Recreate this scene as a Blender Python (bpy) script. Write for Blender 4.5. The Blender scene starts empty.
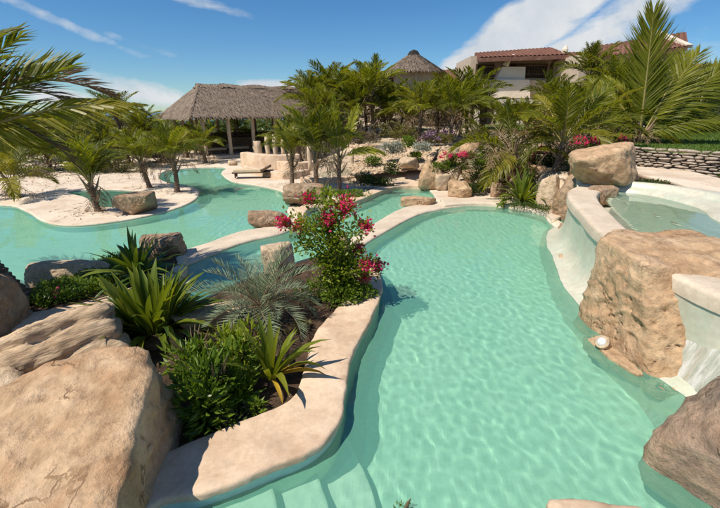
import bpy, math, random
import numpy as np
from mathutils import Vector, Matrix, noise, Quaternion
from mathutils.geometry import tessellate_polygon
random.seed(7)
sc = bpy.context.scene
col = sc.collection
R = math.radians

# ------------------------------------------------------------------ camera
FPX = 400.0                       # focal length in photograph pixels (720 wide)
PITCH = math.atan(142 / FPX)
CAMZ = 3.3
cam = bpy.data.cameras.new('camera')
cam.sensor_width = 36.0
cam.lens = 36.0 * FPX / 720.0
cam.clip_start = 0.05
cam.clip_end = 9000
camo = bpy.data.objects.new('camera', cam)
col.objects.link(camo)
camo.location = (0, 0, CAMZ)
camo.rotation_euler = (math.pi / 2 - PITCH, 0, 0)
sc.camera = camo

# ------------------------------------------------------------------ light
SUN_EL = R(56)
SHADOW_DIR = Vector((0.83, 0.56, 0)).normalized()     # where shadows fall on the ground
sun = bpy.data.lights.new('sun', 'SUN')
sun.energy = 5.0
sun.angle = R(0.53)
sun.color = (1.0, 0.92, 0.80)
sun.cycles.is_caustics_light = True
suno = bpy.data.objects.new('sun', sun)
col.objects.link(suno)
sdir = Vector((SHADOW_DIR.x * math.cos(SUN_EL), SHADOW_DIR.y * math.cos(SUN_EL), -math.sin(SUN_EL)))
suno.rotation_euler = sdir.to_track_quat('-Z', 'Y').to_euler()
suno.location = (-20, -15, 30)

world = bpy.data.worlds.new('World')
sc.world = world
world.use_nodes = True
wt = world.node_tree
for n in list(wt.nodes):
    wt.nodes.remove(n)


def pix_dir(px, py):
    r = (px - 360) / FPX
    u = (254 - py) / FPX
    return Vector((r, math.cos(PITCH) + u * math.sin(PITCH), -math.sin(PITCH) + u * math.cos(PITCH)))


def make_sky():
    N, L = wt.nodes, wt.links
    out = N.new('ShaderNodeOutputWorld')
    sky = N.new('ShaderNodeTexSky')
    sky.sky_type = 'NISHITA'
    sky.sun_disc = False
    sky.sun_elevation = SUN_EL
    tosun = -SHADOW_DIR
    sky.sun_rotation = math.atan2(tosun.x, tosun.y)
    sky.altitude = 0
    sky.air_density = 1.0
    sky.dust_density = 0.0
    sky.ozone_density = 3.5
    hs = N.new('ShaderNodeHueSaturation')
    hs.inputs['Saturation'].default_value = 1.12
    tn = N.new('ShaderNodeMix'); tn.data_type = 'RGBA'; tn.blend_type = 'MULTIPLY'; tn.inputs[0].default_value = 1
    tn.inputs[7].default_value = (.72, .92, 1.08, 1)      # the photograph's cool balance
    L.new(sky.outputs[0], tn.inputs[6]); L.new(tn.outputs[2], hs.inputs['Color'])
    bg = N.new('ShaderNodeBackground')
    bg.inputs[1].default_value = 0.088
    L.new(hs.outputs[0], bg.inputs[0])
    geo = N.new('ShaderNodeNewGeometry')      # incoming = view direction in the world
    vneg = N.new('ShaderNodeVectorMath'); vneg.operation = 'SCALE'; vneg.inputs['Scale'].default_value = -1
    L.new(geo.outputs['Incoming'], vneg.inputs[0])
    D = vneg.outputs[0]

    def math_(op, a, b=None, clamp=False):
        m = N.new('ShaderNodeMath'); m.operation = op; m.use_clamp = clamp
        for i, v in enumerate((a, b)):
            if v is None:
                continue
            if isinstance(v, (int, float)):
                m.inputs[i].default_value = v
            else:
                L.new(v, m.inputs[i])
        return m.outputs[0]

    # wispy detail: noise stretched along the wind
    mp = N.new('ShaderNodeMapping'); mp.inputs['Rotation'].default_value = (0, R(28), R(10))
    mp.inputs['Scale'].default_value = (2.4, 2.4, 8.0)
    L.new(D, mp.inputs[0])
    nz = N.new('ShaderNodeTexNoise'); nz.inputs['Scale'].default_value = 2.1
    nz.inputs['Detail'].default_value = 9; nz.inputs['Roughness'].default_value = 0.62
    nz.inputs['Distortion'].default_value = 0.6
    L.new(mp.outputs[0], nz.inputs[0])
    nz2 = N.new('ShaderNodeTexNoise'); nz2.inputs['Scale'].default_value = 14
    nz2.inputs['Detail'].default_value = 7; nz2.inputs['Roughness'].default_value = 0.6
    L.new(D, nz2.inputs[0])
    total = None
    #        px   py  half-length, half-height (px), tilt (deg, up to the right), weight
    clouds = [(525, 30, 125, 34, 28, 1.35), (488, 58, 66, 20, 16, 1.15), (560, 52, 60, 14, 10, 1.0), (640, 10, 90, 30, 20, .75), (60, 22, 95, 9, -10, 0.55),
              (150, 93, 62, 15, -4, 0.8), (268, 86, 46, 9, 3, 0.95), (60, 98, 60, 12, 0, .6), (345, 92, 60, 9, 0, .6), (200, 2, 60, 8, -5, .5), (120, 38, 60, 7, -6, .5),
              (-160, 60, 120, 22, 8, .7), (900, 20, 160, 40, 15, .8), (380, -220, 300, 40, 10, .5), (-300, -300, 300, 70, 5, .6), (1200, -200, 300, 90, 20, .6)]
    for px, py, hl, hh, tilt, wgt in clouds:
        c = pix_dir(px, py)
        ex = pix_dir(px + 1, py) - c
        ey = pix_dir(px, py - 1) - c
        ca, sa = math.cos(R(tilt)), math.sin(R(tilt))
        a = (ex * ca + ey * sa); b = (-ex * sa + ey * ca)
        ln = c.length
        c = c.normalized()
        a = a.normalized(); b = b.normalized()
        sub = N.new('ShaderNodeVectorMath'); sub.operation = 'SUBTRACT'
        L.new(D, sub.inputs[0]); sub.inputs[1].default_value = c
        def dot(v, s):
            dn = N.new('ShaderNodeVectorMath'); dn.operation = 'DOT_PRODUCT'
            L.new(sub.outputs[0], dn.inputs[0]); dn.inputs[1].default_value = v * (1 / s)
            return dn.outputs['Value']
        k = 1 / (FPX * ln)
        u_, v_ = dot(a, hl * k), dot(b, hh * k)
        r2 = math_('ADD', math_('MULTIPLY', u_, u_), math_('MULTIPLY', v_, v_))
        m = math_('MULTIPLY', math_('SUBTRACT', 1.0, r2, True), wgt)
        total = m if total is None else math_('MAXIMUM', total, m)
    det = math_('ADD', math_('MULTIPLY', nz.outputs[0], 0.85), math_('MULTIPLY', nz2.outputs[0], 0.55))
    dens = math_('SUBTRACT', math_('ADD', total, math_('MULTIPLY', det, 1.35)), 1.23)
    dens = math_('MULTIPLY', math_('MULTIPLY', dens, 2.1, True), math_('MULTIPLY', total, 2.2, True), True)
    cbg = N.new('ShaderNodeBackground')
    cc = N.new('ShaderNodeMix'); cc.data_type = 'RGBA'
    cc.inputs[6].default_value = (0.42, 0.50, 0.60, 1); cc.inputs[7].default_value = (0.86, 0.86, 0.85, 1)
    L.new(nz2.outputs[0], cc.inputs[0])
    L.new(cc.outputs[2], cbg.inputs[0]); cbg.inputs[1].default_value = 0.95
    mx = N.new('ShaderNodeMixShader')
    L.new(dens, mx.inputs[0]); L.new(bg.outputs[0], mx.inputs[1]); L.new(cbg.outputs[0], mx.inputs[2])
    L.new(mx.outputs[0], out.inputs[0])


make_sky()
sc.view_settings.view_transform = 'Standard'
sc.view_settings.look = 'None'
sc.view_settings.exposure = 0.14
sc.view_settings.gamma = 1
sc.render.engine = 'CYCLES'
cy = sc.cycles
cy.use_denoising = True
cy.max_bounces = 8
cy.diffuse_bounces = 3
cy.glossy_bounces = 3
cy.transmission_bounces = 5
cy.transparent_max_bounces = 12
cy.sample_clamp_indirect = 4
cy.blur_glossy = 0.5
cy.caustics_reflective = False
cy.caustics_refractive = True
cy.use_adaptive_sampling = True
cy.adaptive_threshold = 0.015


# ------------------------------------------------------------------ helpers
def at(px, py, z=0.0):
    """the point at height z seen at a photograph pixel"""
    d = pix_dir(px, py)
    t = (z - CAMZ) / d.z
    return Vector((d.x * t, d.y * t, z))


def aty(px, py, Y):
    d = pix_dir(px, py)
    t = Y / d.y
    return Vector((d.x * t, Y, CAMZ + d.z * t))


def P2(px, py, z=0.0):
    v = at(px, py, z)
    return (v.x, v.y)


class MB:
    def __init__(self):
        self.v = []; self.f = []; self.m = []; self.n = 0

    def add(self, vs, fs, mi=0):
        k = self.n
        self.v.extend([tuple(p) for p in vs])
        self.f.extend([tuple(i + k for i in f) for f in fs])
        self.m.extend([mi] * len(fs))
        self.n += len(vs)

    def mesh(self, name, mats, smooth=False):
        me = bpy.data.meshes.new(name)
        me.from_pydata(self.v, [], self.f)
        for m in (mats if isinstance(mats, (list, tuple)) else [mats]):
            me.materials.append(m)
        if any(self.m):
            me.polygons.foreach_set('material_index', self.m)
        if smooth:
            me.polygons.foreach_set('use_smooth', [True] * len(self.f))
        me.update()
        return me

    def box(self, c, s, rz=0.0, mi=0, taper=1.0, rot=None):
        x, y, z = [k / 2 for k in s]
        vs = [Vector((a * x * (taper if e > 0 else 1), b * y * (taper if e > 0 else 1), e * z)) for e in (-1, 1) for b in (-1, 1) for a in (-1, 1)]
        M = rot if rot is not None else Matrix.Rotation(rz, 3, 'Z')
        c = Vector(c)
        self.add([M @ p + c for p in vs], [(0, 2, 3, 1), (4, 5, 7, 6), (0, 1, 5, 4), (2, 6, 7, 3), (0, 4, 6, 2), (1, 3, 7, 5)], mi)

    def tube(self, pts, rad, n=8, mi=0, caps=True):
        pts = [Vector(p) for p in pts]
        if not isinstance(rad, (list, tuple)):
            rad = [rad] * len(pts)
        vs = []
        up = Vector((0, 0, 1))
        prev = None
        for i, p in enumerate(pts):
            t = (pts[min(i + 1, len(pts) - 1)] - pts[max(i - 1, 0)]).normalized()
            if prev is None:
                a = t.cross(up) if abs(t.z) < .95 else t.cross(Vector((1, 0, 0)))
            else:
                a = prev - t * prev.dot(t)
            a.normalize(); prev = a
            b = t.cross(a)
            for j in range(n):
                g = 2 * math.pi * j / n
                vs.append(p + (a * math.cos(g) + b * math.sin(g)) * rad[i])
        fs = []
        for i in range(len(pts) - 1):
            for j in range(n):
                k = (j + 1) % n
                fs.append((i * n + j, i * n + k, (i + 1) * n + k, (i + 1) * n + j))
        if caps:
            fs.append(tuple(range(n - 1, -1, -1)))
            fs.append(tuple((len(pts) - 1) * n + j for j in range(n)))
        self.add(vs, fs, mi)


def tag(o, label=None, cat=None, group=None, kind=None):
    if label: o['label'] = label
    if cat: o['category'] = cat
    if group: o['group'] = group
    if kind: o['kind'] = kind
    return o


def put(name, me, parent=None, loc=(0, 0, 0), rot=(0, 0, 0), scale=(1, 1, 1)):
    o = bpy.data.objects.new(name, me)
    col.objects.link(o)
    o.location = loc
    if isinstance(rot, Matrix):
        o.rotation_euler = rot.to_euler()
    else:
        o.rotation_euler = rot
    o.scale = scale if isinstance(scale, (tuple, list, Vector)) else (scale,) * 3
    if parent is not None:
        o.parent = parent
    return o


def thing(name, label, cat, loc=(0, 0, 0), rz=0.0, group=None):
    o = bpy.data.objects.new(name, None)
    col.objects.link(o)
    o.empty_display_size = .2
    o.location = loc; o.rotation_euler = (0, 0, rz)
    return tag(o, label, cat, group)


def nz3(p, s=1.0, o=0.0):
    return noise.noise(Vector((p[0] * s + o, p[1] * s - o, p[2] * s + 2 * o)))


def smoothstep(a, b, x):
    t = max(0.0, min(1.0, (x - a) / (b - a)))
    return t * t * (3 - 2 * t)


def spline(pts, n=8, closed=True):
    """Catmull-Rom through 2-D or 3-D points"""
    P = [np.array(p, float) for p in pts]
    out = []
    m = len(P)
    rng = range(m) if closed else range(m - 1)
    for i in rng:
        if closed:
            p0, p1, p2, p3 = P[i - 1], P[i], P[(i + 1) % m], P[(i + 2) % m]
        else:
            p0, p1, p2, p3 = P[max(i - 1, 0)], P[i], P[i + 1], P[min(i + 2, m - 1)]
        for k in range(n):
            t = k / n
            out.append(tuple(0.5 * ((2 * p1) + (-p0 + p2) * t + (2 * p0 - 5 * p1 + 4 * p2 - p3) * t * t + (-p0 + 3 * p1 - 3 * p2 + p3) * t ** 3)))
    if not closed:
        out.append(tuple(P[-1]))
    return out


def resample(pts, n, closed=False):
    P = [np.array(p, float) for p in pts]
    if closed:
        P = P + [P[0]]
    d = [0]
    for a, b in zip(P[:-1], P[1:]):
        d.append(d[-1] + float(np.linalg.norm(b - a)))
    out = []
    j = 0
    cnt = n if closed else n - 1
    for i in range(n):
        t = d[-1] * i / cnt
        while j < len(d) - 2 and d[j + 1] < t:
            j += 1
        f = (t - d[j]) / max(1e-9, d[j + 1] - d[j])
        out.append(tuple(P[j] * (1 - f) + P[j + 1] * f))
    return out


def area2(poly):
    return sum(a[0] * b[1] - b[0] * a[1] for a, b in zip(poly, poly[1:] + poly[:1])) / 2


def inset(poly, d):
    """offset a closed polygon inwards"""
    s = 1 if area2(poly) > 0 else -1
    n = len(poly)
    out = []
    for i in range(n):
        a, b, c = poly[i - 1], poly[i], poly[(i + 1) % n]
        e1 = Vector((b[0] - a[0], b[1] - a[1])); e2 = Vector((c[0] - b[0], c[1] - b[1]))
        if e1.length < 1e-9: e1 = e2
        if e2.length < 1e-9: e2 = e1
        t = (e1.normalized() + e2.normalized())
        if t.length < 1e-6: t = e1
        t.normalize()
        nn = Vector((-t.y, t.x)) * s
        out.append((b[0] + nn.x * d, b[1] + nn.y * d))
    return out


def slab_mb(mb, poly, z0, z1, r=0.04, lump=0.0, mi=0, holes=()):
    """a slab with rounded upper edges; poly is a dense closed outline"""
    if area2(poly) < 0:
        poly = poly[::-1]
    n = len(poly)
    rings = [(0, z0), (0, z1 - r), (r * .3, z1 - r * .3), (r, z1)]
    vs = []
    for d, z in rings:
        for (x, y) in inset(poly, d):
            k = lump * nz3((x * 3, y * 3, z * 3)) if lump else 0
            vs.append((x + k, y + k, z))
    fs = []
    for i in range(len(rings) - 1):
        for j in range(n):
            k = (j + 1) % n
            fs.append((i * n + j, i * n + k, (i + 1) * n + k, (i + 1) * n + j))
    top = (len(rings) - 1) * n
    tri = tessellate_polygon([[Vector(v) for v in vs[top:top + n]]])
    for t in tri:
        a, b, c = [Vector(vs[top + i]) for i in t]
        t = tuple(t)
        if (b - a).cross(c - a).z < 0:
            t = t[::-1]
        fs.append(tuple(top + i for i in t))
    mb.add(vs, fs, mi)


def ribbon_mb(mb, outer, inner, z1, z0o, z0i, r=0.05, lump=0.012, n=None, across=6, mi=0, close=False, zfun=None):
    """coping: a band between two edge lines with rounded shoulders, outer face down to z0o, inner to z0i"""
    if n is None:
        n = max(len(outer), len(inner))
    O = resample(outer, n); I = resample(inner, n)
    vs = []; rows = None
    for k in range(n):
        o = Vector(O[k]); i = Vector(I[k])
        w = (i - o); L_ = w.length; w = w / max(L_, 1e-6)
        dz = zfun(k / (n - 1)) if zfun else 0
        prof = [(0, z0o), (0, z1 - r), (r * .3, z1 - r * .28), (r, z1)]
        for a in range(1, across):
            prof.append((r + (L_ - 2 * r) * a / across, z1 + .004))
        prof += [(L_ - r, z1), (L_ - r * .3, z1 - r * .28), (L_, z1 - r), (L_, z0i)]
        rows = len(prof)
        for q, (d, z) in enumerate(prof):
            p = o + w * d
            e = lump * nz3((p.x * 2.3, p.y * 2.3, z * 2.3)) + lump * .5 * nz3((p.x * 9, p.y * 9, z * 9))
            f = lump * (nz3((p.x * 2.7, p.y * 2.7, 5)) * 1.5 + nz3((p.x * 8, p.y * 8, z * 8 + 3)))
            s = f if q <= 3 else (-f if q >= rows - 4 else 0)
            vs.append((p.x + w.x * s, p.y + w.y * s, z + dz + (e if z > z0o + .01 and z > z0i + .01 else 0)))
    fs = []
    for k in range(n - 1):
        for q in range(rows - 1):
            fs.append((k * rows + q, (k + 1) * rows + q, (k + 1) * rows + q + 1, k * rows + q + 1))
    fs.append(tuple(range(rows)))
    fs.append(tuple((n - 1) * rows + q for q in range(rows - 1, -1, -1)))
    mb.add(vs, fs, mi)


# ------------------------------------------------------------------ materials
def newmat(name):
    m = bpy.data.materials.new(name)
    m.use_nodes = True
    nt = m.node_tree
    for n in list(nt.nodes):
        nt.nodes.remove(n)
    out = nt.nodes.new('ShaderNodeOutputMaterial')
    return m, nt, out


def ramp(nt, fac, stops):
    r = nt.nodes.new('ShaderNodeValToRGB')
    cr = r.color_ramp
    while len(cr.elements) < len(stops):
        cr.elements.new(0.5)
    for e, (p, c) in zip(cr.elements, stops):
        e.position = p
        e.color = (*c, 1)
    nt.links.new(fac, r.inputs[0])
    return r.outputs[0]


def tex_noise(nt, scale, detail=6, rough=.6, dist=0.0, coord=None, vec=None):
    n = nt.nodes.new('ShaderNodeTexNoise')
    n.inputs['Scale'].default_value = scale
    n.inputs['Detail'].default_value = detail
    n.inputs['Roughness'].default_value = rough
    n.inputs['Distortion'].default_value = dist
    if vec is not None:
        nt.links.new(vec, n.inputs[0])
    return n.outputs[0]


def mixc(nt, fac, a, b, mode='MIX'):
    m = nt.nodes.new('ShaderNodeMix'); m.data_type = 'RGBA'; m.blend_type = mode
    for i, v in ((0, fac), (6, a), (7, b)):
        if isinstance(v, (int, float)):
            m.inputs[i].default_value = v
        elif isinstance(v, tuple):
            m.inputs[i].default_value = (*v, 1)
        else:
            nt.links.new(v, m.inputs[i])
    return m.outputs[2]


def surface(name, stops, scale=2.0, rough=.9, bump=.4, bscale=14.0, fine=None, detail=8, spec=.25, coord='Object', patch=None, dist=0.3, stretch=None, cells=None, speck=None, rocky=False):
    """mottled mineral surface: colour ramp over noise, second patch colour, fine bump"""
    m, nt, out = newmat(name)
    N, L = nt.nodes, nt.links
    b = N.new('ShaderNodeBsdfPrincipled')
    b.inputs['Roughness'].default_value = rough
    b.inputs['Specular IOR Level'].default_value = spec
    tc = N.new('ShaderNodeTexCoord')
    vec = tc.outputs[coord] if coord != 'World' else N.new('ShaderNodeNewGeometry').outputs['Position']
    if stretch:
        mp = N.new('ShaderNodeMapping'); mp.inputs['Scale'].default_value = stretch[:3]
        if len(stretch) > 3:
            mp.inputs['Rotation'].default_value = stretch[3:]
        L.new(vec, mp.inputs[0]); vec = mp.outputs[0]
    f = tex_noise(nt, scale, detail, .65, dist, vec=vec)
    c = ramp(nt, f, stops)
    if patch:
        pcol, pscale, lo, hi = patch
        pf = tex_noise(nt, pscale, 5, .6, .6, vec=vec)
        mr = N.new('ShaderNodeMapRange'); mr.inputs[1].default_value = lo; mr.inputs[2].default_value = hi
        L.new(pf, mr.inputs[0])
        c = mixc(nt, mr.outputs[0], c, pcol)
    fn = tex_noise(nt, bscale, 10, .7, 0, vec=vec)
    h = fn
    # fine grain in the colour as well
    g = ramp(nt, fn, [(.3, (.72, .72, .72)), (.7, (1.15, 1.15, 1.15))])
    c = mixc(nt, .6, c, g, 'MULTIPLY')
    if speck:
        scol, sscale, th = speck
        sf = tex_noise(nt, sscale, 3, .5, 0, vec=vec)
        mr = N.new('ShaderNodeMapRange'); mr.inputs[1].default_value = th; mr.inputs[2].default_value = th + .06
        L.new(sf, mr.inputs[0])
        c = mixc(nt, mr.outputs[0], c, scol)
    if cells:
        vo = N.new('ShaderNodeTexVoronoi'); vo.inputs['Scale'].default_value = cells
        L.new(vec, vo.inputs[0])
        ad = N.new('ShaderNodeMath'); ad.operation = 'ADD'
        L.new(fn, ad.inputs[0]); L.new(vo.outputs['Distance'], ad.inputs[1]); h = ad.outputs[0]
    if rocky:
        # chipped relief at three sizes plus thin dark cracks
        big = tex_noise(nt, 3.2, 7, .68, .1, vec=vec)
        vo = N.new('ShaderNodeTexVoronoi'); vo.feature = 'DISTANCE_TO_EDGE'; vo.inputs['Scale'].default_value = 1.5
        ds = N.new('ShaderNodeVectorMath'); ds.operation = 'ADD'
        nzc = N.new('ShaderNodeTexNoise'); nzc.inputs['Scale'].default_value = 2.6; nzc.inputs['Detail'].default_value = 5
        L.new(vec, nzc.inputs[0]); sc_ = N.new('ShaderNodeVectorMath'); sc_.operation = 'SCALE'; sc_.inputs['Scale'].default_value = 1.3
        L.new(nzc.outputs['Color'], sc_.inputs[0]); L.new(vec, ds.inputs[0]); L.new(sc_.outputs[0], ds.inputs[1]); L.new(ds.outputs[0], vo.inputs['Vector'])
        ck = N.new('ShaderNodeMapRange'); ck.inputs[1].default_value = 0.0; ck.inputs[2].default_value = .035; ck.inputs[3].default_value = 0; ck.inputs[4].default_value = 1
        L.new(vo.outputs['Distance'], ck.inputs[0])
        gate = N.new('ShaderNodeMapRange'); gate.inputs[1].default_value = .56; gate.inputs[2].default_value = .66
        L.new(tex_noise(nt, 1.4, 3, .5, 0, vec=vec), gate.inputs[0])
        cg = N.new('ShaderNodeMath'); cg.operation = 'MAXIMUM'; L.new(ck.outputs[0], cg.inputs[0])
        iv = N.new('ShaderNodeMath'); iv.operation = 'SUBTRACT'; iv.inputs[0].default_value = 1; L.new(gate.outputs[0], iv.inputs[1]); L.new(iv.outputs[0], cg.inputs[1])
        def ma(a_, k_, b_):
            q = N.new('ShaderNodeMath'); q.operation = 'MULTIPLY_ADD'; L.new(a_, q.inputs[0]); q.inputs[1].default_value = k_; L.new(b_, q.inputs[2]); return q.outputs[0]
        h = ma(big, 2.6, ma(cg.outputs[0], .5, h))
        cr = mixc(nt, cg.outputs[0], tuple(x * .75 for x in stops[0][1]), c)
        c = cr
        st = ramp(nt, tex_noise(nt, 6.5, 8, .7, .25, vec=vec), [(.32, (.62, .57, .52)), (.5, (1, 1, 1)), (.68, (1.18, 1.15, 1.10))])
        c = mixc(nt, .75, c, st, 'MULTIPLY')
    bp = N.new('ShaderNodeBump'); bp.inputs['Strength'].default_value = bump
    bp.inputs['Distance'].default_value = .05 if rocky else .03
    if rocky: bp.inputs['Strength'].default_value = min(1, bump * 1.35)
    L.new(h, bp.inputs['Height'])
    L.new(bp.outputs[0], b.inputs['Normal'])
    L.new(c, b.inputs['Base Color'])
    L.new(b.outputs[0], out.inputs[0])
    return m


def leafmat(name, c1, c2, trans=.35, rough=.4, vein=None, var=.3, tcol=None, tip=None):
    """leaf: colour varies per plant, per leaf and along it; light comes through it"""
    m, nt, out = newmat(name)
    N, L = nt.nodes, nt.links
    oi = N.new('ShaderNodeObjectInfo')
    geo = N.new('ShaderNodeNewGeometry')
    ad = N.new('ShaderNodeMath'); ad.operation = 'MULTIPLY_ADD'
    L.new(geo.outputs['Random Per Island'], ad.inputs[0]); ad.inputs[1].default_value = .55
    ms = N.new('ShaderNodeMath'); ms.operation = 'MULTIPLY'; ms.inputs[1].default_value = .45
    L.new(oi.outputs['Random'], ms.inputs[0]); L.new(ms.outputs[0], ad.inputs[2])
    c = mixc(nt, ad.outputs[0], c1, c2)
    if tip:
        nf = tex_noise(nt, 3.0, 3, .5, vec=N.new('ShaderNodeTexCoord').outputs['Object'])
        mr = N.new('ShaderNodeMapRange'); mr.inputs[1].default_value = .55; mr.inputs[2].default_value = .75
        L.new(nf, mr.inputs[0])
        c = mixc(nt, mr.outputs[0], c, tip)
    b = N.new('ShaderNodeBsdfPrincipled')
    b.inputs['Roughness'].default_value = rough
    b.inputs['Specular IOR Level'].default_value = .28
    L.new(c, b.inputs['Base Color'])
    t = N.new('ShaderNodeBsdfTranslucent')
    tc = mixc(nt, 1.0, c, tcol or (1.6, 1.55, .42), 'MULTIPLY')
    L.new(tc, t.inputs[0])
    mx = N.new('ShaderNodeMixShader'); mx.inputs[0].default_value = trans
    L.new(b.outputs[0], mx.inputs[1]); L.new(t.outputs[0], mx.inputs[2])
    L.new(mx.outputs[0], out.inputs[0])
    return m


M = {}
M['sandstone'] = surface('sandstone', [(.25, (.34, .195, .10)), (.5, (.55, .375, .225)), (.75, (.69, .51, .335))], 1.7, bump=.55, bscale=9, patch=((.42, .23, .115), 1.1, .52, .74), cells=3.5, rocky=True)
M['sandstone_pale'] = surface('sandstone_pale', [(.25, (.42, .30, .19)), (.5, (.60, .46, .31)), (.75, (.72, .58, .42))], 2.2, bump=.55, bscale=10, patch=((.48, .30, .18), 1.5, .5, .75), rocky=True)
M['rock_brown'] = surface('rock_brown', [(.25, (.26, .165, .10)), (.5, (.43, .30, .195)), (.75, (.57, .42, .29))], 2.6, bump=.7, bscale=12, patch=((.42, .22, .10), 1.3, .5, .72), cells=7, rocky=True)
M['rock_grey'] = surface('rock_grey', [(.25, (.31, .195, .125)), (.5, (.50, .345, .235)), (.75, (.63, .47, .34))], 2.8, bump=.7, bscale=12, patch=((.24, .18, .14), 1.4, .48, .7), rocky=True)
M['strata'] = surface('strata', [(.28, (.42, .28, .165)), (.5, (.64, .47, .30)), (.72, (.76, .59, .40))], 1.6, bump=.5, bscale=5, stretch=(1, 1, 5.0), patch=((.30, .22, .15), 2.6, .5, .66), rocky=True)
M['coping'] = surface('coping', [(.3, (.52, .37, .25)), (.5, (.66, .495, .345)), (.72, (.74, .58, .43))], 1.6, bump=.3, bscale=16, patch=((.50, .34, .22), 2.3, .5, .75), coord='World')
M['coping_white'] = surface('coping_white', [(.3, (.52, .42, .31)), (.6, (.67, .56, .43))], 1.5, bump=.2, bscale=16, patch=((.55, .45, .33), 2.0, .56, .8), coord='World')
M['deck'] = surface('deck', [(.3, (.58, .46, .34)), (.5, (.70, .58, .45)), (.75, (.76, .66, .54))], .9, bump=.25, bscale=12, patch=((.50, .37, .26), .55, .5, .78), coord='World', speck=((.30, .20, .12), 9, .68))
M['ground'] = surface('ground', [(.3, (.38, .28, .19)), (.5, (.56, .44, .32)), (.75, (.66, .54, .41))], .35, bump=.4, bscale=6, patch=((.09, .10, .04), .16, .50, .60), coord='World', speck=((.12, .09, .05), 2.5, .6))
M['step'] = surface('step_plaster', [(.3, (.72, .84, .74)), (.7, (.82, .90, .80))], 1.2, bump=.06, bscale=10, coord='World')
M['soil'] = surface('soil', [(.3, (.035, .022, .014)), (.55, (.10, .062, .038)), (.75, (.17, .11, .07))], 7, bump=1.0, bscale=30, coord='World', speck=((.36, .27, .19), 22, .66))
M['plaster'] = surface('pool_plaster', [(.3, (.56, .79, .66)), (.7, (.66, .86, .73))], 1.2, bump=.06, bscale=10, coord='World', patch=((.55, .74, .63), .8, .5, .8))
M['plaster_wet'] = surface('basin_plaster', [(.3, (.52, .49, .38)), (.7, (.67, .63, .51))], 1.6, rough=.35, bump=.12, bscale=8, coord='World', spec=.5, patch=((.50, .56, .44), 1.3, .45, .75))
M['hotel_wall'] = surface('hotel_wall', [(.3, (.50, .40, .30)), (.7, (.62, .51, .39))], 1.0, bump=.15, bscale=8, coord='World')
M['hotel_white'] = surface('hotel_white', [(.3, (.62, .53, .42)), (.7, (.74, .65, .52))], 1.0, bump=.15, bscale=8, coord='World')
M['tile'] = surface('roof_tile', [(.3, (.14, .065, .045)), (.55, (.24, .115, .08)), (.75, (.36, .21, .155))], 3.0, bump=.3, bscale=12, coord='World')
M['thatch'] = leafmat('thatch', (.085, .062, .045), (.31, .24, .18), trans=.05, rough=.9, tcol=(1, .9, .7))
M['thatch_base'] = surface('thatch_base', [(.3, (.05, .038, .03)), (.6, (.11, .085, .065)), (.8, (.16, .13, .10))], 6, bump=.8, bscale=20, stretch=(1, 1, .3))
M['wood_pale'] = surface('wood_pale', [(.3, (.50, .38, .25)), (.6, (.66, .53, .38)), (.8, (.74, .62, .47))], 3, bump=.4, bscale=20, stretch=(4, 4, .5))
M['wood_dark'] = surface('wood_dark', [(.3, (.05, .03, .02)), (.6, (.12, .075, .045)), (.8, (.18, .12, .075))], 3, bump=.4, bscale=20, stretch=(1, 1, 1))
M['bark'] = surface('palm_bark', [(.3, (.09, .06, .04)), (.55, (.22, .16, .115)), (.8, (.33, .26, .20))], 6, bump=.9, bscale=22, stretch=(1, 1, 2.5))
M['stone'] = surface('dry_stone', [(.3, (.30, .24, .18)), (.5, (.50, .42, .34)), (.75, (.64, .56, .47))], 3.0, bump=.6, bscale=14, patch=((.22, .17, .13), 1.9, .52, .7), coord='World', rocky=True)
M['black'] = surface('black_and_shade', [(.3, (.02, .018, .015)), (.7, (.035, .03, .025))], 2, bump=.1)  # near-black; on the hotel openings it paints the shade of the rooms inside
M['cushion'] = surface('cushion', [(.3, (.55, .44, .28)), (.7, (.66, .54, .36))], 4, bump=.2, bscale=40)
M['metal'] = surface('lamp_ring', [(.3, (.55, .56, .55)), (.7, (.7, .71, .70))], 4, rough=.35, bump=.05)
M['frond'] = leafmat('frond_green', (.045, .066, .007), (.215, .215, .022), trans=.46, rough=.45)
M['frond_yellow'] = leafmat('frond_yellow', (.14, .15, .014), (.33, .27, .03), trans=.42, rough=.4)
M['frond_brt'] = leafmat('frond_bright', (.09, .12, .009), (.29, .285, .026), trans=.45, rough=.42)  # brighter yellow-green frond colour
M['frond_young'] = leafmat('frond_young', (.20, .22, .018), (.38, .36, .035), trans=.45, rough=.4)
M['frond_brown'] = leafmat('frond_brown', (.13, .075, .038), (.25, .17, .10), trans=.2, rough=.7, tcol=(1.1, .9, .6))
M['frond_silver'] = leafmat('frond_silver', (.14, .185, .10), (.30, .345, .21), trans=.15, rough=.5, tcol=(1.1, 1.2, .8))
M['rachis'] = leafmat('rachis', (.22, .20, .06), (.38, .31, .12), trans=0, rough=.5)
M['rachis_brown'] = leafmat('rachis_brown', (.22, .14, .08), (.34, .24, .15), trans=0, rough=.7)
M['strap'] = leafmat('strap_leaf', (.075, .12, .014), (.19, .23, .03), trans=.3, rough=.32)
M['strap_dark'] = leafmat('strap_leaf_dark', (.032, .068, .012), (.085, .14, .022), trans=.22, rough=.32)
M['strap_yellow'] = leafmat('strap_leaf_yellow', (.46, .36, .03), (.55, .30, .04), trans=.3, rough=.4, tcol=(1.2, 1.1, .5))
M['strap_lime'] = leafmat('strap_leaf_lime', (.12, .17, .018), (.24, .25, .03), trans=.4, rough=.34)
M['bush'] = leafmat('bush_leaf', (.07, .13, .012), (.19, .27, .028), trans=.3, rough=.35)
M['bush_dark'] = leafmat('bush_leaf_dark', (.03, .058, .010), (.085, .12, .02), trans=.25, rough=.4)
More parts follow.
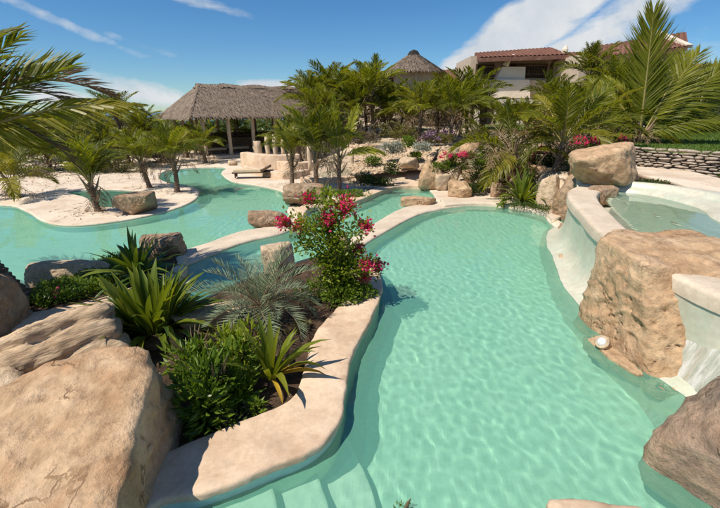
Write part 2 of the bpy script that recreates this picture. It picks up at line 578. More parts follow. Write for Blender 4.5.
M['bush_olive'] = leafmat('bush_leaf_olive', (.09, .09, .02), (.21, .19, .05), trans=.25, rough=.5)
M['bush_dry'] = leafmat('bush_leaf_dry', (.13, .095, .055), (.24, .19, .125), trans=.2, rough=.7, tcol=(1.1, .95, .7))
M['bush_silver'] = leafmat('bush_leaf_silver', (.28, .30, .22), (.52, .52, .44), trans=.1, rough=.6, tcol=(1, 1, .8))
M['lime'] = leafmat('lime_leaf', (.14, .20, .014), (.29, .34, .035), trans=.4, rough=.35)
M['magenta'] = leafmat('bract_magenta', (.60, .02, .10), (.80, .10, .24), trans=.35, rough=.5, tcol=(1.3, .8, 1.0))
M['purple'] = leafmat('flower_purple', (.14, .07, .11), (.26, .17, .23), trans=.2, rough=.5, tcol=(1, 1, 1))
M['stem'] = leafmat('stem', (.10, .075, .04), (.17, .13, .07), trans=0, rough=.8)
M['grass'] = leafmat('grass_blade', (.05, .10, .012), (.10, .16, .02), trans=.3, rough=.5)
M['lawn'] = surface('lawn_base', [(.3, (.06, .10, .014)), (.7, (.12, .17, .028))], 1.5, bump=.5, bscale=40, coord='World')
M['foam'] = surface('foam', [(.3, (.36, .42, .34)), (.5, (.62, .62, .53)), (.62, (.82, .81, .76))], 3, rough=.4, bump=.7, bscale=34, coord='World', stretch=(1.0, 5.0, 1.0), patch=((.52, .40, .27), 1.1, .55, .75))


def water_mat(name, color, milk):
    """rippled water: sharp refraction tinted turquoise plus a mirror by Fresnel"""
    m, nt, out = newmat(name)
    N, L = nt.nodes, nt.links
    fr = N.new('ShaderNodeFresnel'); fr.inputs['IOR'].default_value = 1.33
    rf = N.new('ShaderNodeBsdfRefraction'); rf.inputs['IOR'].default_value = 1.33
    rf.inputs['Roughness'].default_value = 0; rf.inputs['Color'].default_value = (*color, 1)
    gl = N.new('ShaderNodeBsdfGlossy'); gl.inputs['Roughness'].default_value = 0
    mx = N.new('ShaderNodeMixShader')
    L.new(fr.outputs[0], mx.inputs[0]); L.new(rf.outputs[0], mx.inputs[1]); L.new(gl.outputs[0], mx.inputs[2])
    # fine suspended lime makes the water slightly milky
    df = N.new('ShaderNodeBsdfDiffuse'); df.inputs[0].default_value = (*milk[:3], 1)
    mk = N.new('ShaderNodeMixShader'); mk.inputs[0].default_value = milk[3]
    L.new(rf.outputs[0], mk.inputs[1]); L.new(df.outputs[0], mk.inputs[2]); L.new(mk.outputs[0], mx.inputs[1])
    L.new(mx.outputs[0], out.inputs[0])
    return m


M['water'] = water_mat('pool_water', (0.84, 0.985, 0.905), (.25, .68, .48, .30))
M['water_clear'] = water_mat('basin_water', (0.88, 0.975, 0.90), (.42, .62, .46, .30))
# ------------------------------------------------------------------ generators
_ico = {}


def ico(sub):
    if sub not in _ico:
        import bmesh
        bm = bmesh.new()
        bmesh.ops.create_icosphere(bm, subdivisions=sub, radius=1)
        V = np.array([v.co[:] for v in bm.verts])
        F = [tuple(v.index for v in f.verts) for f in bm.faces]
        bm.free()
        _ico[sub] = (V / np.linalg.norm(V, axis=1)[:, None], F)
    return _ico[sub]


def rock_mesh(size, seed, sub=4, planes=9, rough=1.0, p=18.0, strata=0.0, fixed=(), wplanes=(), pit=0.0):
    """a boulder: rounded polyhedron from random cutting planes, chipped and pitted with layered noise"""
    rng = random.Random(seed)
    V, F = ico(sub)
    pl = [(Vector(n).normalized(), h) for n, h in fixed]
    for n, q in wplanes:            # real planes: normal and a point, relative to the centre
        n = Vector(n).normalized(); m_ = Vector((n.x * size[0], n.y * size[1], n.z * size[2]))
        pl.append((m_.normalized(), max(.05, n.dot(Vector(q)) / m_.length)))
    for i in range(planes):
        n = Vector((rng.gauss(0, 1), rng.gauss(0, 1), rng.gauss(0, .8))).normalized()
        pl.append((n, rng.uniform(.78, 1.0)))
    pl += [(Vector((0, 0, -1)), .9), (Vector((0, 0, 1)), rng.uniform(.8, .95))]
    for s in ((1, 0, 0), (-1, 0, 0), (0, 1, 0), (0, -1, 0)):
        pl.append((Vector(s), 1.0))
    Nn = np.array([n[:] for n, _ in pl]); H = np.array([h for _, h in pl])
    D = np.maximum(V @ Nn.T, 0) / H
    r = 1.0 / np.power(np.power(D, p).sum(1), 1 / p)
    X = V * r[:, None] * np.array(size)[None, :]
    m = min(size)
    o = seed * 7.31
    out = []
    for q, d in zip(X, V):
        v = Vector(q)
        s = 1.6 / m
        a = noise.fractal(v * (s * .55) + Vector((o, 0, 0)), 0.9, 2.0, 4) * .085
        b = noise.ridged_multi_fractal(v * (s * .9) + Vector((0, o, 0)), 1.0, 2.0, 4, 1.0, 2.0) * .035
        c = noise.fractal(v * (s * 3.2) + Vector((0, 0, o)), .8, 2.0, 2) * .024 if sub >= 4 else 0
        if sub >= 5:
            # broken steps: plates that have flaked off along slanting beds
            w_ = v + Vector((noise.noise(v * s), noise.noise(v * s + Vector((9, 0, 0))), 0)) * .25 * m
            t_ = w_.dot(Vector((.25, .35, .9))) / m * 3.2 + noise.noise(v * s * .7) * 1.1
            c += (abs((t_ % 1.0) - .5) ** 3) * .30
            c -= max(0, noise.noise(v * (s * 2.1) + Vector((o, o, 0))) - .25) * .16
        if pit:
            c -= pit * max(0, noise.voronoi(v * (s * 5.0))[0][0] * -1 + .32) * .22
        e = 0.0
        if strata:
            wz = v.z / m * 7 + noise.noise(v * (s * .6)) * 2.2
            e = strata * (abs(math.sin(wz)) ** .5 - .6) * .10
        k = m * rough * (a - b + c + e)
        w = v + Vector(d) * k
        out.append(w[:])
    me = bpy.data.meshes.new('rock')
    me.from_pydata(out, [], F)
    me.polygons.foreach_set('use_smooth', [True] * len(F))
    return me


def rock(label, c, size, seed, mat='sandstone', sub=4, rz=0.0, tilt=(0, 0), name='boulder', group=None, cat='rock', **kw):
    """c = centre of the rock; size = half extents"""
    me = rock_mesh(size, seed, sub, **kw)
    me.materials.append(M[mat])
    o = put(name, me, loc=c, rot=(tilt[0], tilt[1], rz))
    tag(o, label, cat, group)
    return o


def frond_mesh(L, bend, pairs, ll, lw, seed, mats, r0=.018, start=.2, fwd=(68, 22), droop=.25, vee=.25, seg=12, side=1.0, ragged=.0):
    """a feather frond along +X: rachis that arches down, two ranks of drooping leaflets"""
    rng = random.Random(seed)
    mb = MB()
    pts = []; tang = []
    p = Vector((0, 0, 0))
    n = 24
    sway = rng.uniform(-.12, .12)
    for i in range(n + 1):
        s = i / n
        th = -bend * s ** 1.4
        t = Vector((math.cos(th), sway * s, math.sin(th))).normalized()
        pts.append(p.copy()); tang.append(t)
        p = p + t * (L / n)
    st = max(1, n // seg)
    mb.tube(pts[::st], [r0 * (1 - .85 * i / (len(pts[::st]) - 1)) for i in range(len(pts[::st]))], 4, 1, caps=False)
    for i in range(pairs):
        s0 = start + (1 - start) * (i + .5) / pairs
        prof = min(1, (s0 - start + .06) / .28) ** .6 * (1 - .62 * max(0, (s0 - .55) / .45) ** 1.4)
        for sd in (-1, 1):
            if rng.random() < ragged:
                continue
            s = min(.999, s0 + rng.uniform(-.4, .4) / pairs)
            k = s * n; i0 = int(k); f = k - i0
            b = pts[i0].lerp(pts[i0 + 1], f); t = tang[i0].lerp(tang[i0 + 1], f).normalized()
            up = Vector((-t.z, 0, t.x)).normalized()
            sv = t.cross(up) * sd
            a = R(fwd[0] + (fwd[1] - fwd[0]) * s ** 1.2 + rng.uniform(-7, 7))
            l = ll * prof * rng.uniform(.85, 1.12) * side
            d = (t * math.cos(a) + sv * math.sin(a) + up * (vee + rng.uniform(-.09, .09))).normalized()
            mid = b + d * (l * .5)
            dd = droop * rng.uniform(.5, 1.5)
            d2 = (d + Vector((0, 0, -1)) * dd - up * dd * .25).normalized()
            tip = mid + d2 * (l * .55)
            wv = (t - d * t.dot(d))
            wv = wv.normalized() if wv.length > .05 else up
            wv = (wv + up * rng.uniform(-.55, .55)).normalized()
            w = lw * rng.uniform(.8, 1.2)
            mb.add([b - wv * w * .3, b + wv * w * .3, mid + wv * w * .5, mid - wv * w * .5, tip],
                   [(0, 1, 2, 3), (3, 2, 4)], 0)
    return mb.mesh('frond', mats)


FR = {}


def frond_set(key, mats, n=4, **kw):
    FR[key] = []
    for i in range(n):
        k = dict(kw)
        b0, b1 = k.pop('bend')
        FR[key].append(frond_mesh(bend=b0 + (b1 - b0) * i / max(1, n - 1), seed=hash(key) % 97 + i if False else i * 13 + len(key), mats=[M[m] for m in mats], **k))


frond_set('green', ('frond', 'rachis'), 5, L=1, bend=(.25, 1.35), pairs=40, ll=.36, lw=.020, r0=.012, droop=.45)
frond_set('lit', ('frond_brt', 'rachis'), 5, L=1, bend=(.25, 1.25), pairs=42, ll=.34, lw=.020, r0=.012, droop=.4)
frond_set('yellow', ('frond_yellow', 'rachis'), 4, L=1, bend=(.5, 1.6), pairs=38, ll=.32, lw=.021, r0=.012, droop=.5)
frond_set('brown', ('frond_brown', 'rachis_brown'), 4, L=1, bend=(.7, 1.5), pairs=26, ll=.30, lw=.014, r0=.012, droop=1.0, ragged=.25)
frond_set('hero', ('frond_brt', 'rachis'), 3, L=1, bend=(.1, 1.0), pairs=72, ll=.30, lw=.0135, r0=.011, droop=.2, start=.16)
frond_set('heroy', ('frond_yellow', 'rachis'), 3, L=1, bend=(.6, 1.5), pairs=72, ll=.27, lw=.0125, r0=.012, droop=.35, start=.16)
frond_set('herotop', ('frond_brt', 'rachis'), 1, L=1, bend=(.05, .05), pairs=110, ll=.34, lw=.0125, r0=.011, droop=.10, start=.13, fwd=(50, 17), vee=.10)
frond_set('herolong', ('frond_yellow', 'rachis'), 1, L=1, bend=(.75, .75), pairs=80, ll=.22, lw=.011, r0=.011, droop=.5, start=.12, vee=.0)
frond_set('heroside', ('frond_brt', 'rachis'), 2, L=1, bend=(.35, .8), pairs=96, ll=.33, lw=.0125, r0=.012, droop=.35, start=.12, vee=.05)
frond_set('young', ('frond_young', 'rachis'), 3, L=1, bend=(.1, 1.2), pairs=30, ll=.21, lw=.036, r0=.012, droop=.3, start=.16, fwd=(48, 18), vee=.2)
frond_set('herob', ('frond_brown', 'rachis_brown'), 2, L=1, bend=(1.7, 2.2), pairs=70, ll=.27, lw=.0095, r0=.012, droop=.3, start=.1)
frond_set('silver', ('frond_silver', 'rachis_brown'), 4, L=1, bend=(.6, 1.5), pairs=34, ll=.25, lw=.011, r0=.009, droop=.05, vee=.45, fwd=(62, 25), start=.12)
frond_set('far', ('frond', 'rachis'), 4, L=1, bend=(.3, 1.4), pairs=26, ll=.34, lw=.026, r0=.013, droop=.5)
frond_set('farlit', ('frond_brt', 'rachis'), 4, L=1, bend=(.3, 1.3), pairs=26, ll=.32, lw=.026, r0=.013, droop=.5)
frond_set('farbrown', ('frond_brown', 'rachis_brown'), 3, L=1, bend=(.9, 1.9), pairs=16, ll=.28, lw=.025, r0=.013, droop=.9, ragged=.2)


def trunk_mesh(base, top, r0, r1, seed, n=10, ring=.085, flare=1.5, curve=0.12):
    rng = random.Random(seed)
    base = Vector(base); top = Vector(top)
    L_ = (top - base).length
    rings = max(6, int(L_ / ring))
    pts = []; rad = []
    side = Vector((rng.uniform(-1, 1), rng.uniform(-1, 1), 0)) * curve * L_
    for i in range(rings * 2 + 1):
        s = i / (rings * 2)
        p = base.lerp(top, s) + side * math.sin(s * math.pi) * .5
        r = r0 + (r1 - r0) * s
        r *= 1 + (flare - 1) * max(0, 1 - s * 5) ** 2
        r *= 1.10 if i % 2 else .93
        r *= 1 + rng.uniform(-.04, .04)
        pts.append(p); rad.append(r)
    mb = MB()
    mb.tube(pts, rad, n)
    return mb.mesh('trunk', M['bark'], smooth=False)


def boots_mb(mb, z0, z1, r, cnt, rng, top):
    """old leaf bases sticking out round the top of the trunk"""
    for i in range(cnt):
        a = i * 2.4 + rng.uniform(-.3, .3)
        z = z0 + (z1 - z0) * i / max(1, cnt - 1)
        o = Vector((math.cos(a), math.sin(a), 0))
        b = Vector((top[0], top[1], z)) + o * r * .6
        mb.tube([b, b + o * r * 1.2 + Vector((0, 0, r * 1.6)), b + o * r * 2.6 + Vector((0, 0, r * 4.5))], [r * .5, r * .38, r * .12], 5, 0)


def palm(label, base, h, L, nf=16, seed=1, keys=('green',), brown=3, r=.09, lean=(0, 0), elev=(78, 5), group=None, spec=None, far=False, name='palm_tree', cat='palm tree', brownkey='brown', boots=8, nseg=10, flare=1.5):
    rng = random.Random(seed)
    base = Vector(base)
    root = thing(name, label, cat, base, 0, group)
    top = Vector((lean[0], lean[1], h))
    put('trunk', trunk_mesh((0, 0, -.1), top, r, r * .78, seed, nseg, flare=flare), root)
    if boots:
        mb = MB()
        boots_mb(mb, h - r * 6, h + r, r, boots, rng, top)
        put('leaf_bases', mb.mesh('leaf_bases', M['rachis_brown']), root)
    if spec is None:
        spec = []
        az = rng.uniform(0, 6.28)
        for i in range(nf):
            s = i / max(1, nf - 1)
            e = elev[0] + (elev[1] - elev[0]) * s ** .8 + rng.uniform(-7, 7)
            k = rng.choice(keys)
            spec.append((math.degrees(az), e, L * rng.uniform(.82, 1.08) * (.75 + .25 * min(1, s * 3)), k, min(1, s * .9 + rng.uniform(0, .25))))
            az += 2.39996 + rng.uniform(-.25, .25)
        for i in range(brown):
            spec.append((rng.uniform(0, 360), rng.uniform(-55, -15), L * rng.uniform(.6, .85), brownkey, rng.random()))
    for sp_ in spec:
        azd, e, l, k, bs = sp_[:5]
        roll = R(sp_[5]) if len(sp_) > 5 else rng.uniform(-.55, .55)
        ms = FR[k]
        me = ms[min(len(ms) - 1, int(bs * len(ms)))]
        Mx = Matrix.Rotation(R(azd), 3, 'Z') @ Matrix.Rotation(-R(e), 3, 'Y') @ Matrix.Rotation(roll, 3, 'X')
        put('frond', me, root, loc=top + Vector((math.cos(R(azd)), math.sin(R(azd)), 0)) * r * .4, rot=Mx, scale=l)
    return root


def strap_leaf_mesh(L, w, bend, mat, seg=6, fold=.35, wave=0.0):
    """sword leaf along +X arching down, V-folded along the middle"""
    vs = []; fs = []
    p = Vector((0, 0, 0))
    for i in range(seg + 1):
        s = i / seg
        th = -bend * s ** 1.6
        t = Vector((math.cos(th), 0, math.sin(th)))
        up = Vector((-t.z, 0, t.x))
        ww = w * (.55 + .45 * math.sin(min(1, s * 1.6) * math.pi / 2)) * (1 - max(0, (s - .45) / .55) ** 1.8) + .0008
        y = Vector((0, ww, 0)) + up * ww * fold
        y2 = Vector((0, -ww, 0)) + up * ww * fold
        vs += [p + y, p, p + y2]
        p = p + t * (L / seg)
    for i in range(seg):
        a = i * 3
        fs += [(a, a + 1, a + 4, a + 3), (a + 1, a + 2, a + 5, a + 4)]
    mb = MB(); mb.add(vs, fs)
    return mb.mesh('leaf', M[mat], smooth=True)


SL = {}
for key, mat, w in (('strap', 'strap', .05), ('dark', 'strap_dark', .045), ('lime', 'strap_lime', .055), ('yellow', 'strap_yellow', .06), ('wide', 'strap', .075), ('widedark', 'strap_dark', .075)):
    SL[key] = [strap_leaf_mesh(1, w, b, mat) for b in (.2, .6, 1.1, 1.7)]


def rosette(label, base, L, n, seed, keys=('strap',), elev=(85, 15), name='strap_leaf_plant', cat='plant', stem=0.0, r=.04, tiltbias=None, group=None, extra=()):
    rng = random.Random(seed)
    root = thing(name, label, cat, base, 0, group)
    mb = MB()
    mb.tube([(0, 0, -.08), (0, 0, stem + .03)], [r * 1.2, r], 7)
    put('stem', mb.mesh('stem', M['bark']), root)
    az = rng.uniform(0, 6)
    for i in range(n):
        s = i / (n - 1)
        e = elev[0] + (elev[1] - elev[0]) * s + rng.uniform(-8, 8)
        az += 2.39996 + rng.uniform(-.3, .3)
        k = rng.choice(keys)
        me = SL[k][min(3, int((.15 + .75 * s + rng.uniform(-.2, .2)) * 4)) if s > .05 else 0]
        l = L * rng.uniform(.75, 1.1)
        Mx = Matrix.Rotation(az, 3, 'Z') @ Matrix.Rotation(-R(e), 3, 'Y') @ Matrix.Rotation(rng.uniform(-.4, .4), 3, 'X')
        put('leaf', me, root, loc=(math.cos(az) * r * .5, math.sin(az) * r * .5, stem * rng.uniform(.75, 1.0)), rot=Mx, scale=l)
    for (azd, e, l, k, b) in extra:
        Mx = Matrix.Rotation(R(azd), 3, 'Z') @ Matrix.Rotation(-R(e), 3, 'Y')
        put('leaf', SL[k][b], root, loc=(0, 0, .05 + stem * .8), rot=Mx, scale=l)
    return root


def leaf_quads(mb, pts, ln, wd, rng, mi=0, up=.35, dirs=None):
    for i, p in enumerate(pts):
        d = Vector((rng.gauss(0, 1), rng.gauss(0, 1), rng.gauss(up, .7)))
        if dirs is not None:
            d = d * .6 + Vector(dirs[i])
        d.normalize()
        q = d.cross(Vector((rng.gauss(0, .5), rng.gauss(0, .5), 1))).normalized()
        l = ln * rng.uniform(.6, 1.25); w = wd * rng.uniform(.7, 1.2)
        nrm = d.cross(q)
        p = Vector(p)
        mb.add([p, p + d * l * .45 + q * w * .5 + nrm * w * .15, p + d * l - nrm * l * .12, p + d * l * .45 - q * w * .5 + nrm * w * .15], [(0, 1, 2), (0, 2, 3)], mi)


def clump_pts(size, n, rng, lumps=9, hole=.25):
    """points through a lumpy crown volume, densest near its uneven outside"""
    cs = []
    for i in range(lumps):
        v = Vector((rng.gauss(0, 1), rng.gauss(0, 1), abs(rng.gauss(.25, .7)))).normalized() * rng.uniform(.35, .72)
        cs.append((v, rng.uniform(.28, .46)))
    pts = []; dirs = []
    for i in range(n):
        c, r = cs[rng.randrange(lumps)]
        d = Vector((rng.gauss(0, 1), rng.gauss(0, 1), rng.gauss(.2, 1))).normalized()
        q = c + d * r * rng.uniform(.55, 1.0) ** .5
        if q.z < -.1:
            q.z = abs(q.z) * .5
        pts.append((q.x * size[0], q.y * size[1], q.z * size[2])); dirs.append(d[:])
    return pts, dirs


def bush(label, base, size, n, seed, mat='bush', ln=.10, wd=.04, name='shrub', cat='shrub', group=None, flowers=None, lumps=9, stems=6, rz=0, part='leaves'):
    rng = random.Random(seed)
    root = thing(name, label, cat, base, rz, group)
    mb = MB()
    for i in range(stems):
        a = rng.uniform(0, 6.28)
        e = Vector((math.cos(a) * size[0] * .6, math.sin(a) * size[1] * .6, size[2] * rng.uniform(.5, .85)))
        m_ = e * .5 + Vector((rng.uniform(-.1, .1) * size[0], rng.uniform(-.1, .1) * size[1], size[2] * .12))
        mb.tube([(0, 0, -.08), m_, e], [.022 * (1 + size[2] * .4), .014 * (1 + size[2] * .4), .005], 5)
    put('branch', mb.mesh('branch', M['stem']), root)
    mb = MB()
    pts, dirs = clump_pts(size, n, rng, lumps)
    leaf_quads(mb, pts, ln, wd, rng, dirs=dirs)
    put(part, mb.mesh(part, M[mat]), root)
    if flowers:
        fm, cnt, fr, fl = flowers
        for i in range(cnt):
            a = rng.uniform(0, 6.28); z = rng.uniform(.25, .95)
            k = math.sqrt(max(0, 1 - (z * .9) ** 2)) * .95
            c = Vector((math.cos(a) * size[0] * k, math.sin(a) * size[1] * k, size[2] * z))
            fb = MB()
            ps = [c + Vector((rng.gauss(0, .5), rng.gauss(0, .5), rng.gauss(0, .45))) * fr for _ in range(26)]
            leaf_quads(fb, ps, fl, fl * .9, rng)
            put('flower_cluster', fb.mesh('flower_cluster', M[fm]), root)
    return root


def cover_mb(poly, n, rng, h, ln, wd, z, zf=None):
    """creeping leaves spread over a patch given by its outline"""
    xs = [p[0] for p in poly]; ys = [p[1] for p in poly]
    mb = MB(); pts = []
    def inside(x, y):
        c = False; j = len(poly) - 1
        for i in range(len(poly)):
            a, b = poly[i], poly[j]
            if (a[1] > y) != (b[1] > y) and x < (b[0] - a[0]) * (y - a[1]) / (b[1] - a[1]) + a[0]:
                c = not c
            j = i
        return c
    while len(pts) < n:
        x = rng.uniform(min(xs), max(xs)); y = rng.uniform(min(ys), max(ys))
        if inside(x, y):
            m_ = .5 + .5 * nz3((x * 2.2, y * 2.2, 1))
            pts.append((x, y, z + h * rng.uniform(.0, 1) * (.35 + m_)))
    leaf_quads(mb, pts, ln, wd, rng, up=.6)
    return mb
# ------------------------------------------------------------------ THE SETTING
def px2(lst, z=0.1):
    return [P2(a, b, z) for a, b in lst]


BANK = px2([(0, 203), (25, 208), (45, 219), (70, 223), (110, 220), (150, 213), (185, 203), (198, 193), (193, 186), (172, 183), (158, 177), (165, 170),
            (190, 167), (225, 166.5), (222, 172), (233, 180), (258, 184), (283, 190), (291, 200), (289, 210)])
MIDBANK = px2([(303, 217), (312, 208), (335, 205), (350, 203.5), (366, 198), (385, 190), (402, 186), (424, 186), (434, 192), (440, 200)])
FARBANK = px2([(470, 202), (500, 203), (530, 208), (546, 213)])
H_RAW = [(-17.5, 14.8)] + BANK + MIDBANK + FARBANK + [(6.0, 12.2), (5.9, 10.6), (5.5, 9.2), (5.3, 8), (5.1, 6.5), (5.2, 5), (5.3, 3.6), (4.6, 1.8), (2.5, .9), (0, .5), (-3, .6), (-8, .9), (-14, 2), (-18.5, 5), (-19.5, 10)]
H = spline(H_RAW, 6)
POND = spline(px2([(66, 191), (85, 188.5), (115, 188), (140, 190), (156, 194), (150, 200), (130, 204.5), (105, 206), (92, 202), (84, 196)]), 6)


def in_poly(x, y, poly):
    c = False; j = len(poly) - 1
    for i in range(len(poly)):
        a, b = poly[i], poly[j]
        if (a[1] > y) != (b[1] > y) and x < (b[0] - a[0]) * (y - a[1]) / (b[1] - a[1]) + a[0]:
            c = not c
        j = i
    return c


def tz(x, y):
    r = smoothstep(-4.5, 1.5, x)
    z = 1.55 * smoothstep(17.5, 25, y) * r + .7 * smoothstep(26, 40, y) * r
    z = max(z, 1.22 * smoothstep(5.9, 7.2, x) * smoothstep(9.0, 12.5, y))
    z += .10 * nz3((x * .25, y * .25, 0)) * smoothstep(20, 30, y)
    z -= 7.5 * smoothstep(85, 140, y - .25 * x)
    return z - .03


Hin = inset(H, -.45)


def build_terrain():
    def axis(a, b, step, far, grow=1.35):
        v = list(np.arange(a, b + 1e-6, step))
        d = step
        while v[-1] < far:
            d *= grow; v.append(v[-1] + d)
        d = step
        while v[0] > -far:
            d *= grow; v.insert(0, v[0] - d)
        return v
    xs = axis(-32, 34, .6, 5000); ys = axis(-6, 46, .6, 5000)
    vs = []
    for y in ys:
        for x in xs:
            z = tz(x, y)
            if -21 < x < 7.5 and -1 < y < 29 and in_poly(x, y, Hin):
                z = -2.6
            vs.append((x, y, z))
    fs = []
    w = len(xs)
    for j in range(len(ys) - 1):
        for i in range(w - 1):
            fs.append((j * w + i, j * w + i + 1, (j + 1) * w + i + 1, (j + 1) * w + i))
    mb = MB(); mb.add(vs, fs)
    tag(put('ground', mb.mesh('ground', M['ground'], True)), 'sandy ground rising to the hotel with dry leaf litter', kind='structure')


build_terrain()
mb = MB(); mb.add([(-6000, 60, -2.2), (6000, 60, -2.2), (6000, 8000, -2.2), (-6000, 8000, -2.2)], [(0, 1, 2, 3)])
seam = surface('sea', [(.3, (.02, .07, .12)), (.7, (.03, .09, .14))], .01, rough=.25, bump=.1, bscale=1, coord='World', spec=.5)
tag(put('sea', mb.mesh('sea', seam)), 'thin blue line of sea beyond the palms', kind='structure')


def build_deck():
    outer = [(-32, -6), (14, -6), (14, 8.5), (6.3, 8.8), (6.3, 13), (6.0, 18), (5, 22), (2, 26), (-1, 31), (-4, 40), (-32, 40)]
    outer = resample(outer, 120, True)
    def wob(poly, a=.02):
        return [(x + a * nz3((x * 2, y * 2, 0)), y + a * nz3((x * 2, y * 2, 9))) for x, y in poly]
    holes = [wob(resample(H, 420, True)), wob(resample(POND, 60, True))]
    z1 = .055
    loops = [outer] + holes
    vs = [(x, y, z1) for lp in loops for (x, y) in lp]
    tri = tessellate_polygon([[Vector((x, y, 0)) for (x, y) in lp] for lp in loops])
    fs = []
    for t in tri:
        a, b, c = [Vector(vs[i]) for i in t]
        fs.append(tuple(t) if (b - a).cross(c - a).z > 0 else tuple(t)[::-1])
    mb = MB(); mb.add(vs, fs)
    tag(put('pool_deck', mb.mesh('pool_deck', M['deck'])), 'pale sandy stone deck round the pools', kind='structure')
    # rounded lips, then pool walls in plaster
    mb = MB(); mw = MB()
    for hole, zb in ((holes[0], -1.5), (holes[1], -1.5)):
        n = len(hole)
        rings = [(0.0, z1), (.025, z1 - .008), (.045, z1 - .025), (.05, z1 - .055), (.03, z1 - .075)]
        vs = []
        for d, z in rings:
            vs += [(x, y, z) for x, y in inset(hole, d)]
        fs = []
        for q in range(len(rings) - 1):
            for j in range(n):
                k = (j + 1) % n
                fs.append((q * n + j, q * n + k, (q + 1) * n + k, (q + 1) * n + j))
        mb.add(vs, fs)
        vs = [(x, y, z) for z in (z1 - .074, -1.6) for x, y in inset(hole, .029)]
        mw.add(vs, [(j, (j + 1) % n, n + (j + 1) % n, n + j) for j in range(n)])
    tag(put('deck_edge', mb.mesh('deck_edge', M['deck'], True)), 'rounded edge of the deck along the water', kind='structure')
    tag(put('pool_wall', mw.mesh('pool_wall', M['plaster'], True)), 'pale green plaster side of the pools', kind='structure')


build_deck()
mb = MB()
xs = np.arange(-20.5, 7.01, .5); ys = np.arange(0, 28.01, .5)
vs = [(x, y, -.78 + .04 * nz3((x * .5, y * .5, 0))) for y in ys for x in xs]
w = len(xs)
mb.add(vs, [(j * w + i, j * w + i + 1, (j + 1) * w + i + 1, (j + 1) * w + i) for j in range(len(ys) - 1) for i in range(w - 1)])
tag(put('pool_floor', mb.mesh('pool_floor', M['plaster'], True)), 'pale plaster floor of the pools under clear water', kind='structure')
# shallow pond floor
pond_m = surface('pond_floor', [(.3, (.46, .47, .26)), (.7, (.58, .58, .36))], 2, bump=.2, coord='World')
mb = MB(); slab_mb(mb, inset(POND, -.3), -1.1, -.14, .02)
tag(put('pond_floor', mb.mesh('pond_floor', pond_m)), 'olive green floor of the shallow island pond', kind='structure')
def wave(x, y):
    """small crossing wind ripples"""
    v = Vector((x, y, 0))
    return .0040 * noise.noise(Vector((x * 2.3 + y * .8, y * 1.9 - x * .5, 0))) + .0038 * noise.noise(Vector((x * 7.6 + y * 1.7, y * 5.4 - x, 7))) + .0014 * noise.noise(Vector((x * 14, y * 9, 3)))


def water_body(name, xs, ys, z0, zb):
    nx, ny = len(xs), len(ys)
    vs = []
    for j, y in enumerate(ys):
        for i, x in enumerate(xs):
            e = 0 if i in (0, nx - 1) or j in (0, ny - 1) else wave(x, y)
            vs.append((x, y, z0 + e))
    fs = [(j * nx + i, j * nx + i + 1, (j + 1) * nx + i + 1, (j + 1) * nx + i) for j in range(ny - 1) for i in range(nx - 1)]
    mb = MB(); mb.add(vs, fs)
    return mb.mesh(name, M['water'], True)


WXS = list(np.arange(-20.5, -5, .20)) + list(np.arange(-5, 6.7, .034))
WYS = list(np.arange(.2, 9, .034)) + list(np.arange(9, 16, .10)) + list(np.arange(16, 27.5, .2))
WATER = put('pool_water', water_body('pool_water', WXS, WYS, 0.0, -1.7))
WATER.cycles.is_caustics_caster = True
tag(WATER, 'clear turquoise water filling the linked pools', kind='structure')

# ---- dividing weir walls between the pools
mb = MB()
ribbon_mb(mb, spline(px2([(184, 264), (212, 253), (245, 241), (286, 231), (299, 222), (306, 211)], .07), 8, False),
          spline(px2([(176, 252), (205, 243), (240, 231), (272, 225), (287, 217), (292, 203)], .06), 8, False), .06, -1.4, -1.4, r=.05, n=70)
tag(put('weir_wall', mb.mesh('weir_wall', M['coping_white'], True)), 'long pale wall dividing the big left pool from the channel', 'pool wall')
mb = MB()
ribbon_mb(mb, spline(px2([(345, 275), (361, 247), (385, 231), (418, 214), (445, 207.5), (472, 204)], .07), 8, False),
          spline(px2([(328, 268), (348, 240), (374, 223), (402, 208), (432, 202), (470, 200)], .06), 8, False), .06, -1.4, -1.4, r=.05, n=70)
tag(put('weir_wall', mb.mesh('weir_wall', M['coping_white'], True)), 'pale curved wall between the channel and the right pool', 'pool wall')
mb = MB()
ribbon_mb(mb, spline(px2([(444, 206.5), (470, 204), (500, 205), (530, 210), (546, 215), (552, 222)], .09), 8, False),
          spline(px2([(440, 200), (470, 199), (500, 199.5), (532, 204), (552, 209), (562, 217)], .09), 8, False), .13, -1.4, .02, r=.05, n=60)
tag(put('pool_coping', mb.mesh('pool_coping', M['coping_white'], True)), 'thin pale coping at the far end of the right pool', kind='structure')
mb = MB()
ribbon_mb(mb, spline(px2([(303, 217), (312, 209), (335, 206), (350, 204.5), (366, 199), (385, 191), (402, 187), (424, 187)], .12), 8, False),
          spline(px2([(296, 211), (309, 204), (334, 201), (347, 199.5), (362, 194.5), (382, 187), (401, 183.5), (424, 183)], .12), 8, False), .19, -1.4, .02, r=.05, n=70)
tag(put('pool_coping', mb.mesh('pool_coping', M['coping'], True)), 'beige coping round the bank of the middle pool', kind='structure')

